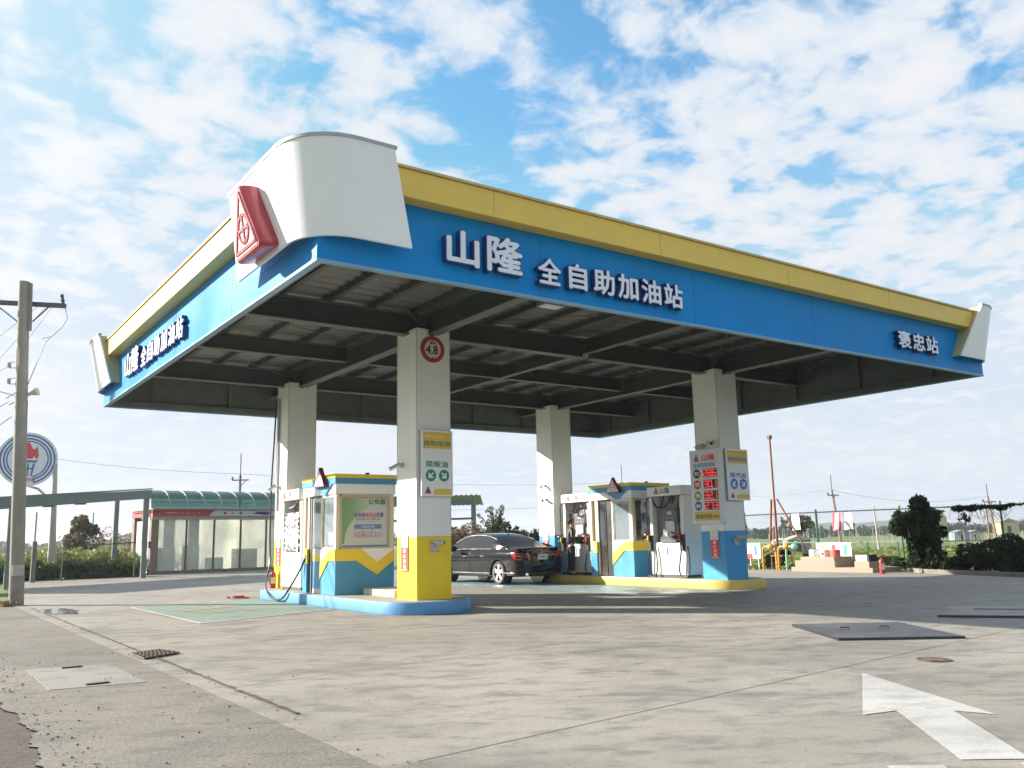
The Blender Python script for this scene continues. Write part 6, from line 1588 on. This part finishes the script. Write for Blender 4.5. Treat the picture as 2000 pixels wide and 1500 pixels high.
b = MB(); b.bar(pt - iu * .85 + Z * 8.02 + back * .6, pt - iu * .14 + Z * 7.45 + back * .5, .03, .03); b.bar(pt + iu * .55 + Z * 7.96 + back * .6, pt + iu * .14 + Z * 7.55 + back * .5, .03, .03); b.build('arm_brace', mat('arm_dark', (.10, .095, .085), .7), r)
b = MB(); e = arm1 + back - iu * .06; b.cone_stack(e + Z * .03, (-.15 * iu.x, -.15 * iu.y, 1), [(0, .05), (.06, .035), (.12, .055), (.18, .035), (.26, .05), (.30, .04)], 10); b.build('insulator', mat('insulator_dark', (.04, .045, .04), .3), r)
for zz in (6.30, 5.86):
    b = MB(); p = pt - iu * .15 + Z * zz; b.tube([p + Z * .08, p - iu * .18 + Z * .08, p - iu * .18 - Z * .08, p - Z * .08], .012, 6); b.cyl(p - iu * .20 - Z * .06, p - iu * .20 + Z * .06, .05, n=10); b.build('spool_bracket', mat('bracket_grey', (.34, .33, .31), .6), r)
b = MB(); b.box(ux - .17, ux - .10, uy - .2, uy - .14, 6.25, 6.7); b.build('tag_plate', mat('tag_cream', (.55, .52, .42), .6), r)
b = MB(); p = pt + iu * .18 + Z * 5.5; b.cone_stack(p, (iu.x, iu.y, .25), [(0, .03), (.08, .05), (.26, .11), (.27, .09)], 12); b.bar(p - iu * .5 - Z * .28, p + iu * .1, .025, .025); b.build('street_lamp_head', mat('lamp_beige', (.50, .46, .38), .6), r)
b = MB(); b.box(ux - .13, ux + .13, uy - .235, uy - .165, .75, 1.02); b.build('number_board', mat('board_grey', (.40, .39, .36), .6), r)
b = MB()
b.tube([arm1 + back - iu * .02, arm1 + back + iu * .06 - Z * .35, arm1 + back - iu * .10 - Z * .62, pt + iu * .55 + Z * 6.95 + back * .3, pt + iu * .16 + Z * 5.75, pt - iu * .3 + Z * 5.35 - back * .5], .012, 5)
b.tube([arm1 + back - iu * .10 - Z * .62, arm1 + back - iu * .35 - Z * .85, arm1 + back - iu * .62 - Z * .92], .010, 5)
for o1, o2, zz in ((.34, -1.6, 6.2), (.55, -1.5, 5.3), (.72, -.1, 6.5)): b.tube([pt + iu * o1 + Z * 8.02 + back * .5, pt + iu * o2 + Z * zz - back * .4], .007, 4)
b.tube([pt - iu * 1.05 + Z * 8.1 + back, pt - iu * 2.6 + Z * 6.0 - back * 2], .007, 4); b.tube([pt - iu * .85 + Z * 8.0 + back, pt - iu * 2.2 + Z * 5.4 - back * 2], .007, 4)
b.tube([pt - iu * .34 + Z * 6.3, pt - iu * 2.4 + Z * 4.2 - back * 3], .008, 4); b.tube([pt - iu * .34 + Z * 5.3, pt - iu * 2.2 + Z * 3.6 - back * 3], .014, 4); b.tube([pt - iu * .25 + Z * 4.9, pt - iu * 1.9 + Z * 3.0 - back * 3], .016, 4)
b.tube([pt - iu * .15 + Z * 5.45, pt - iu * .7 + Z * 5.62, pt - iu * 1.3 + Z * 5.66 - back], .014, 4); b.tube([pt + iu * .17 + Z * 5.3, pt + iu * .15 + Z * 4.2], .012, 4)
b.build('wires', mat('wire_pale', (.30, .29, .29), .6), r)
# the pole leans a little to the left
def shear(o, k):
    for ch in o.children:
        for v_ in ch.data.vertices: v_.co += Vector((-iu.x, -iu.y, 0)) * k * v_.co.z
        shear(ch, k)
shear(r, .052)
random.seed(18)
b = MB(); leaves(b, (ux - .2, uy - .1, .06), (.55, .5, .10), 260, .04, 77); tag(fbuild(b, 'dead_leaves', fol_brn), 'dry leaves and dirt heaped round the foot of the utility pole', 'dead leaves', kind='stuff')

# ------------------------------------------------------------------ far poles
def far_pole(u, vt, dep, label, arms=((.9, .55, -.25),), lean=0, wood=(.22, .19, .15), pin=True):
    rb = .12 if pin else .075
    t_ = Dp(u, vt, dep); x, yy, zz = t_.x, t_.y, t_.z
    r = thing('utility_pole', label, 'utility pole', (x, yy, 0), 'far utility poles')
    side = Vector((.82, -.57, 0)).normalized()
    hpin = zz * .20 if pin else .02
    b = MB(); b.tube([Vector((x, yy, -.1)) + side * lean, Vector((x, yy, zz - hpin))], [rb, rb * .7], 8); b.build('shaft', mat('pole_wood_%d' % int(wood[0] * 100), wood, .85, var=.15), r)
    if pin:
        b = MB(); b.tube([(x, yy, zz - hpin - .1), (x, yy, zz)], .035, 6); b.build('top_pin', mat('arm_dark', (.10, .095, .085), .7), r)
    for half, drop, off in arms:
        b = MB(); c = Vector((x, yy, zz - hpin - drop)); b.bar(c - side * half, c + side * half * (1 + off), .07, .08)
        b.bar(c + side * half * .8, c - Z * .5, .04, .04); b.cyl(c - side * half, c - side * half + Z * .22, .07, n=8); b.build('crossarm', mat('arm_dark', (.10, .095, .085), .7), r)
    return Vector((x, yy, zz - hpin))
w1 = far_pole(471, 885, 62, 'utility pole standing behind the shop with the green roof', ((.55, .35, .1),), 0, (.17, .16, .15))
w2 = far_pole(1622, 928, 72, 'leaning brown utility pole rising beyond the striped cloth', ((.35, .45, .6),), .45, (.26, .19, .13))
w3 = far_pole(1926, 945, 74, 'brown utility pole nearest the right edge beyond the vine', ((.45, .5, .5),), .4, (.30, .21, .13))
w4 = far_pole(1213, 908, 80, 'utility pole top showing behind the yellow-island kiosk', ((.3, .3, 1.0),), 0, (.2, .18, .15))
far_pole(1706, 988, 60, 'short pale concrete pole in the field right of the hung cloths', (), .1, (.45, .42, .36), False)
far_pole(1594, 996, 68, 'thin grey pole in the field between the hung cloths', (), 0, (.25, .24, .22), False)
far_pole(72, 1000, 62, 'thin pole standing in the weeds behind the utility pole', (), 0, (.25, .23, .2), False)
far_pole(183, 1001, 75, 'thin pole right of the round shrub on the left', (), 0, (.28, .26, .24), False)
far_pole(1926, 993, 66, 'thin grey stake just left of the right-hand brown pole', (), 0, (.3, .28, .25), False)
def wire_run(a, c, sag, label):
    b = MB(); pts = []
    for i in range(13):
        t_ = i / 12; p = Vector(a).lerp(Vector(c), t_); pts.append(p - Z * sag * 4 * t_ * (1 - t_))
    b.tube(pts, .016, 4); tag(b.build('overhead_wire', mat('wire_far', (.42, .43, .46), .7)), label, 'wire', 'overhead wires')
wire_run(Dp(100, 895, 62), w1 + Z * .1, .2, 'overhead wire crossing the sky from the round sign to the pole behind the shop')
wire_run(w1 + Z * .1, w4, .5, 'overhead wire running from the pole behind the shop to the pole behind the kiosk')
wire_run(w4, w2, .9, 'overhead wire between the kiosk pole and the leaning brown pole')
wire_run(w2, w3, .7, 'overhead wire between the two brown poles on the right')
wire_run(w4 - Z * 2.0, w1 - Z * 2.4, .3, 'lower overhead wire above the hedge behind the car')
wire_run(w3 - Z * 1.3, Dp(2080, 1005, 70), .4, 'overhead wire leaving the right-hand brown pole for the right edge')

# ------------------------------------------------------------------ fields: stakes, huts, far trees
stake_m = mat('stake_grey', (.30, .27, .22), .8, var=.2)
random.seed(33); b = MB()
for i in range(60):
    u = random.uniform(1500, 1780); dep = random.uniform(70, 110); p = Dp(u, 1050, dep); hh = random.uniform(.9, 2.0); b.bar((p.x, p.y, -.1), (p.x, p.y, hh), .035, .035, up=(1, 0, 0))
    if i % 3 == 0: b.bar((p.x, p.y, hh * .95), (p.x + 1.8, p.y - 1.2, hh * .95), .03, .03)
for i in range(60):
    u = random.uniform(1800, 2040); dep = random.uniform(70, 120); p = Dp(u, 1050, dep); hh = random.uniform(.5, 1.2); b.bar((p.x, p.y, -.1), (p.x, p.y, hh), .05, .05, up=(1, 0, 0))
tag(b.build('trellis_stakes', stake_m), 'rows of thin plant stakes standing in the far fields', 'plant stakes', kind='stuff')
b = MB(); 
for i in range(2600):
    u = random.uniform(1440, 2060); dep = random.choice([random.uniform(34, 52), random.uniform(40, 70)]); p = Dp(u, 1050, dep); s_ = random.uniform(.10, .26)
    a = random.uniform(0, 6.28); dx, dy = math.cos(a) * s_, math.sin(a) * s_
    b.add([(p.x - dx, p.y - dy, -.10), (p.x + dx, p.y + dy, -.10), (p.x + dx * .8, p.y + dy * .8, -.1 + s_ * 1.2), (p.x - dx * .8, p.y - dy * .8, -.1 + s_ * 1.1)], [(0, 1, 2, 3)])
tag(fbuild(b, 'crop_plants', fol_brt), 'low bright green crop growing in rows beyond the mesh fence', 'crop', kind='stuff')
# field track
sheet('field_track', [tuple(Dp(1440, 1050, 66).xy), tuple(Dp(2080, 1050, 66).xy), tuple(Dp(2080, 1050, 69).xy), tuple(Dp(1440, 1050, 69).xy)], -.085, mat('track_tan', (.42, .37, .25), .9, var=.1, vscale=.3))
def hut(u, dep, w_, h_, m1, m2, label):
    p = Dp(u, 1050, dep); p.z = 0; side = Vector((.82, -.57, 0)).normalized(); bk = Vector((.57, .82, 0)).normalized()
    r = thing('field_hut', label, 'hut', p, 'small huts in the fields')
    b = MB(); b.obox(p - side * w_ / 2 - Z * .1, side * w_, bk * w_ * .7, Z * (h_ + .1)); b.build('wall', m1, r)
    b = MB(); b.prism([(-w_ * .56, h_), (w_ * .56, h_), (0, h_ * 1.35)], p, side, Z, bk, -.1, w_ * .75); b.build('roof', m2, r)
    b = MB(); b.obox(p - side * w_ * .15 - bk * .03 + Z * .0, side * w_ * .22, bk * .02, Z * h_ * .7); b.build('door', dark, r)
hw = mat('hut_white', (.66, .66, .62), .7, var=.08); ht = mat('hut_tan', (.55, .44, .26), .8, var=.1); hb_ = mat('hut_blue', (.25, .36, .46), .6, var=.1); hg = mat('hut_grey', (.30, .30, .29), .7, var=.1)
hut(1836, 150, 3, 3.4, ht, ht, 'tan hut peeping out between the tall shrub and the vine')
hut(1880, 110, 2.0, .95, hb_, hg, 'small blue-walled hut in the far field under the vine')
hut(1907, 112, 1.9, .9, mat('hut_cream', (.66, .58, .42), .7), hg, 'small cream hut in the far field under the vine')
hut(1975, 190, 4, 2.6, ht, hg, 'long tan building at the right edge of the far fields')
hut(1560, 60, 1.6, .9, hg, mat('hut_pale', (.5, .45, .38), .7), 'grey-brown tool hut beyond the fence under the white cloth')
hut(1530, 74, 1.6, .7, hw, hw, 'low white hut beside the tool hut beyond the fence')
hut(260, 300, 10, 5, hw, hg, 'white building far away on the left horizon')
p = Dp(1562, 1050, 62)
bush('small_tree', 'small bushy tree with a brown crown over the tool hut beyond the fence', 'tree', (p.x, p.y, 2.0), (.95, .95, .65), 1100, .11, 701, foliage('leaf_olive', (.07, .07, .03), (.13, .12, .05), (.10, .08, .04)))
p = Dp(150, 1060, 52)
bush('round_tree', 'reddish-green round shrub tree beyond the weeds on the left', 'tree', (p.x, p.y, 2.35), (1.35, 1.35, 1.15), 2400, .12, 711, foliage('leaf_reddish', (.05, .06, .03), (.11, .10, .05), (.16, .08, .05)))
p = Dp(242, 1060, 50)
bush('bare_shrub', 'thin pinkish-brown shrub next to the shop on the left', 'shrub', (p.x, p.y, 1.5), (1.5, 1.5, 1.2), 1500, .06, 721, foliage('leaf_pinkish', (.22, .14, .11), (.30, .20, .15), (.16, .12, .08)), None, True)
# weeds on the left
def weeds(name, label, m, spots, seed):
    b = MB()
    for i, (u, dep, wd, hh, nn, sz) in enumerate(spots):
        p = Dp(u, 1060, dep); leaves(b, (p.x, p.y, hh * .42), (wd, wd, hh * .62), nn, sz, seed + i, clump=8)
    tag(fbuild(b, name, m), label, 'weeds', kind='stuff')
weeds('bright_weeds', 'sunlit bank of green weeds on the left behind the forecourt', fol_brt, [(u, random.Random(u).uniform(44, 50), 1.3, random.Random(u + 1).uniform(1.0, 1.75), 900, .085) for u in range(0, 262, 13)], 800)
weeds('dark_weeds', 'darker low weeds along the edge of the forecourt on the left', fol_mid, [(u, 39.5 + .012 * u, .75, random.Random(u).uniform(.5, 1.0), 700, .075) for u in range(-10, 262, 10)], 900)
# low pipe frame in the weeds
r = thing('pipe_frame', 'low dark pipe railing standing in the weeds on the left', 'railing', Dp(190, 1090, 38.5)); r.location.z = 0
a_, c_ = Dp(121, 1110, 38.3), Dp(262, 1110, 40.5)
b = MB(); b.tube([(a_.x, a_.y, 0), (a_.x, a_.y, 1.5), (c_.x, c_.y, 1.62), (c_.x, c_.y, 0)], .03, 6); b.tube([(a_.x, a_.y, .75), (c_.x, c_.y, .85)], .022, 6); b.build('rails', mat('rail_dark_green', (.05, .07, .06), .6), r)
r = thing('stub_post', 'weathered grey wooden stub post in the weeds beside the sign pole', 'post', Dp(62, 1130, 37)); r.location.z = 0
p = Dp(63, 1130, 37.5); b = MB(); b.tube([(p.x, p.y, -.1), (p.x, p.y, 1.75)], [.11, .10], 8); b.build('stub', mat('wood_grey', (.20, .19, .17), .8), r)
# red strip by the island end
r = thing('red_hose_coil', 'flat red hose lying by the far end of the blue island', 'hose', (3.0, 12.6, 0))
b = MB(); b.hose([(3.1, 13.3, .03), (3.45, 13.1, .03), (3.5, 12.8, .03), (3.2, 12.9, .035), (3.15, 13.1, .05), (3.45, 12.95, .06)], .022, 6); b.build('coil', mat('hose_red', (.45, .06, .05), .6), r)
# far tree line
def tree_line(name, label, spans, seed, m, size):
    b = MB(); rs = random.Random(seed)
    for (u0, u1, dep, hmin, hmax, n, spiky) in spans:
        u = u0
        while u < u1:
            dd = dep * rs.uniform(.92, 1.1); p = Dp(u, 1050, dd); hh = rs.uniform(hmin, hmax)
            if spiky and rs.random() < .5: leaves(b, (p.x, p.y, hh * .62), (hh * .14, hh * .14, hh * .85), n, size, rs.randint(0, 9999), clump=5)
            else: leaves(b, (p.x, p.y, hh * .45), (hh * .8, hh * .8, hh * .55), n, size * 1.3, rs.randint(0, 9999), clump=7)
            u += hh * .75 * 1694 / dd * rs.uniform(.5, 1.0)
    tag(fbuild(b, name, m), label, 'trees', kind='stuff')
tree_line('far_wood', 'hazy far wood with pointed trees along the horizon on the right', [(1440, 1600, 230, 2.0, 3.2, 170, True), (1590, 1700, 260, 1.9, 3.0, 150, True), (1680, 2080, 300, 2.5, 4.2, 140, False)], 41, fol_far, .5)
tree_line('far_wood', 'hazy low tree line on the far left horizon', [(-60, 320, 330, 3, 6, 120, False), (880, 1080, 260, 2.2, 3.2, 130, False), (1000, 1460, 280, 2.5, 4, 130, False), (540, 900, 300, 3, 5, 120, False)], 43, fol_far, .55)
b = MB()
rs = random.Random(6); vs = []; n_ = 90
for i in range(n_ + 1):
    u = -300 + 2700 * i / n_; p = Dp(u, 1050, 900); hh = 9 + 5 * math.sin(i * .5) + 3 * math.sin(i * 1.3 + 1) + rs.uniform(-1, 1); q_ = Dp(u, 1050, 1100)
    vs += [(p.x, p.y, -1), (q_.x, q_.y, max(3, hh)), (q_.x * 1.1, q_.y * 1.1, -1)]
b.add(vs, [f for i in range(n_) for f in ((3 * i, 3 * i + 3, 3 * i + 4, 3 * i + 1), (3 * i + 1, 3 * i + 4, 3 * i + 5, 3 * i + 2))])
tag(b.build('hills', mat('hill_green', (.05, .075, .05), .95, var=.2, vscale=.02), smooth=True), kind='structure')

# ------------------------------------------------------------------ haze
hz_m = bpy.data.materials.new('pale_air'); hz_m.use_nodes = True
t_ = hz_m.node_tree; t_.nodes.remove(t_.nodes['Principled BSDF'])
pv = t_.nodes.new('ShaderNodeVolumePrincipled'); pv.inputs['Color'].default_value = (.86, .92, 1.0, 1); pv.inputs['Density'].default_value = .0005; pv.inputs['Anisotropy'].default_value = .3
t_.links.new(pv.outputs[0], t_.nodes['Material Output'].inputs['Volume'])
b = MB(); b.box(-2600, 2600, -2600, 2600, -1.2, 24); tag(b.build('haze', hz_m), kind='stuff')
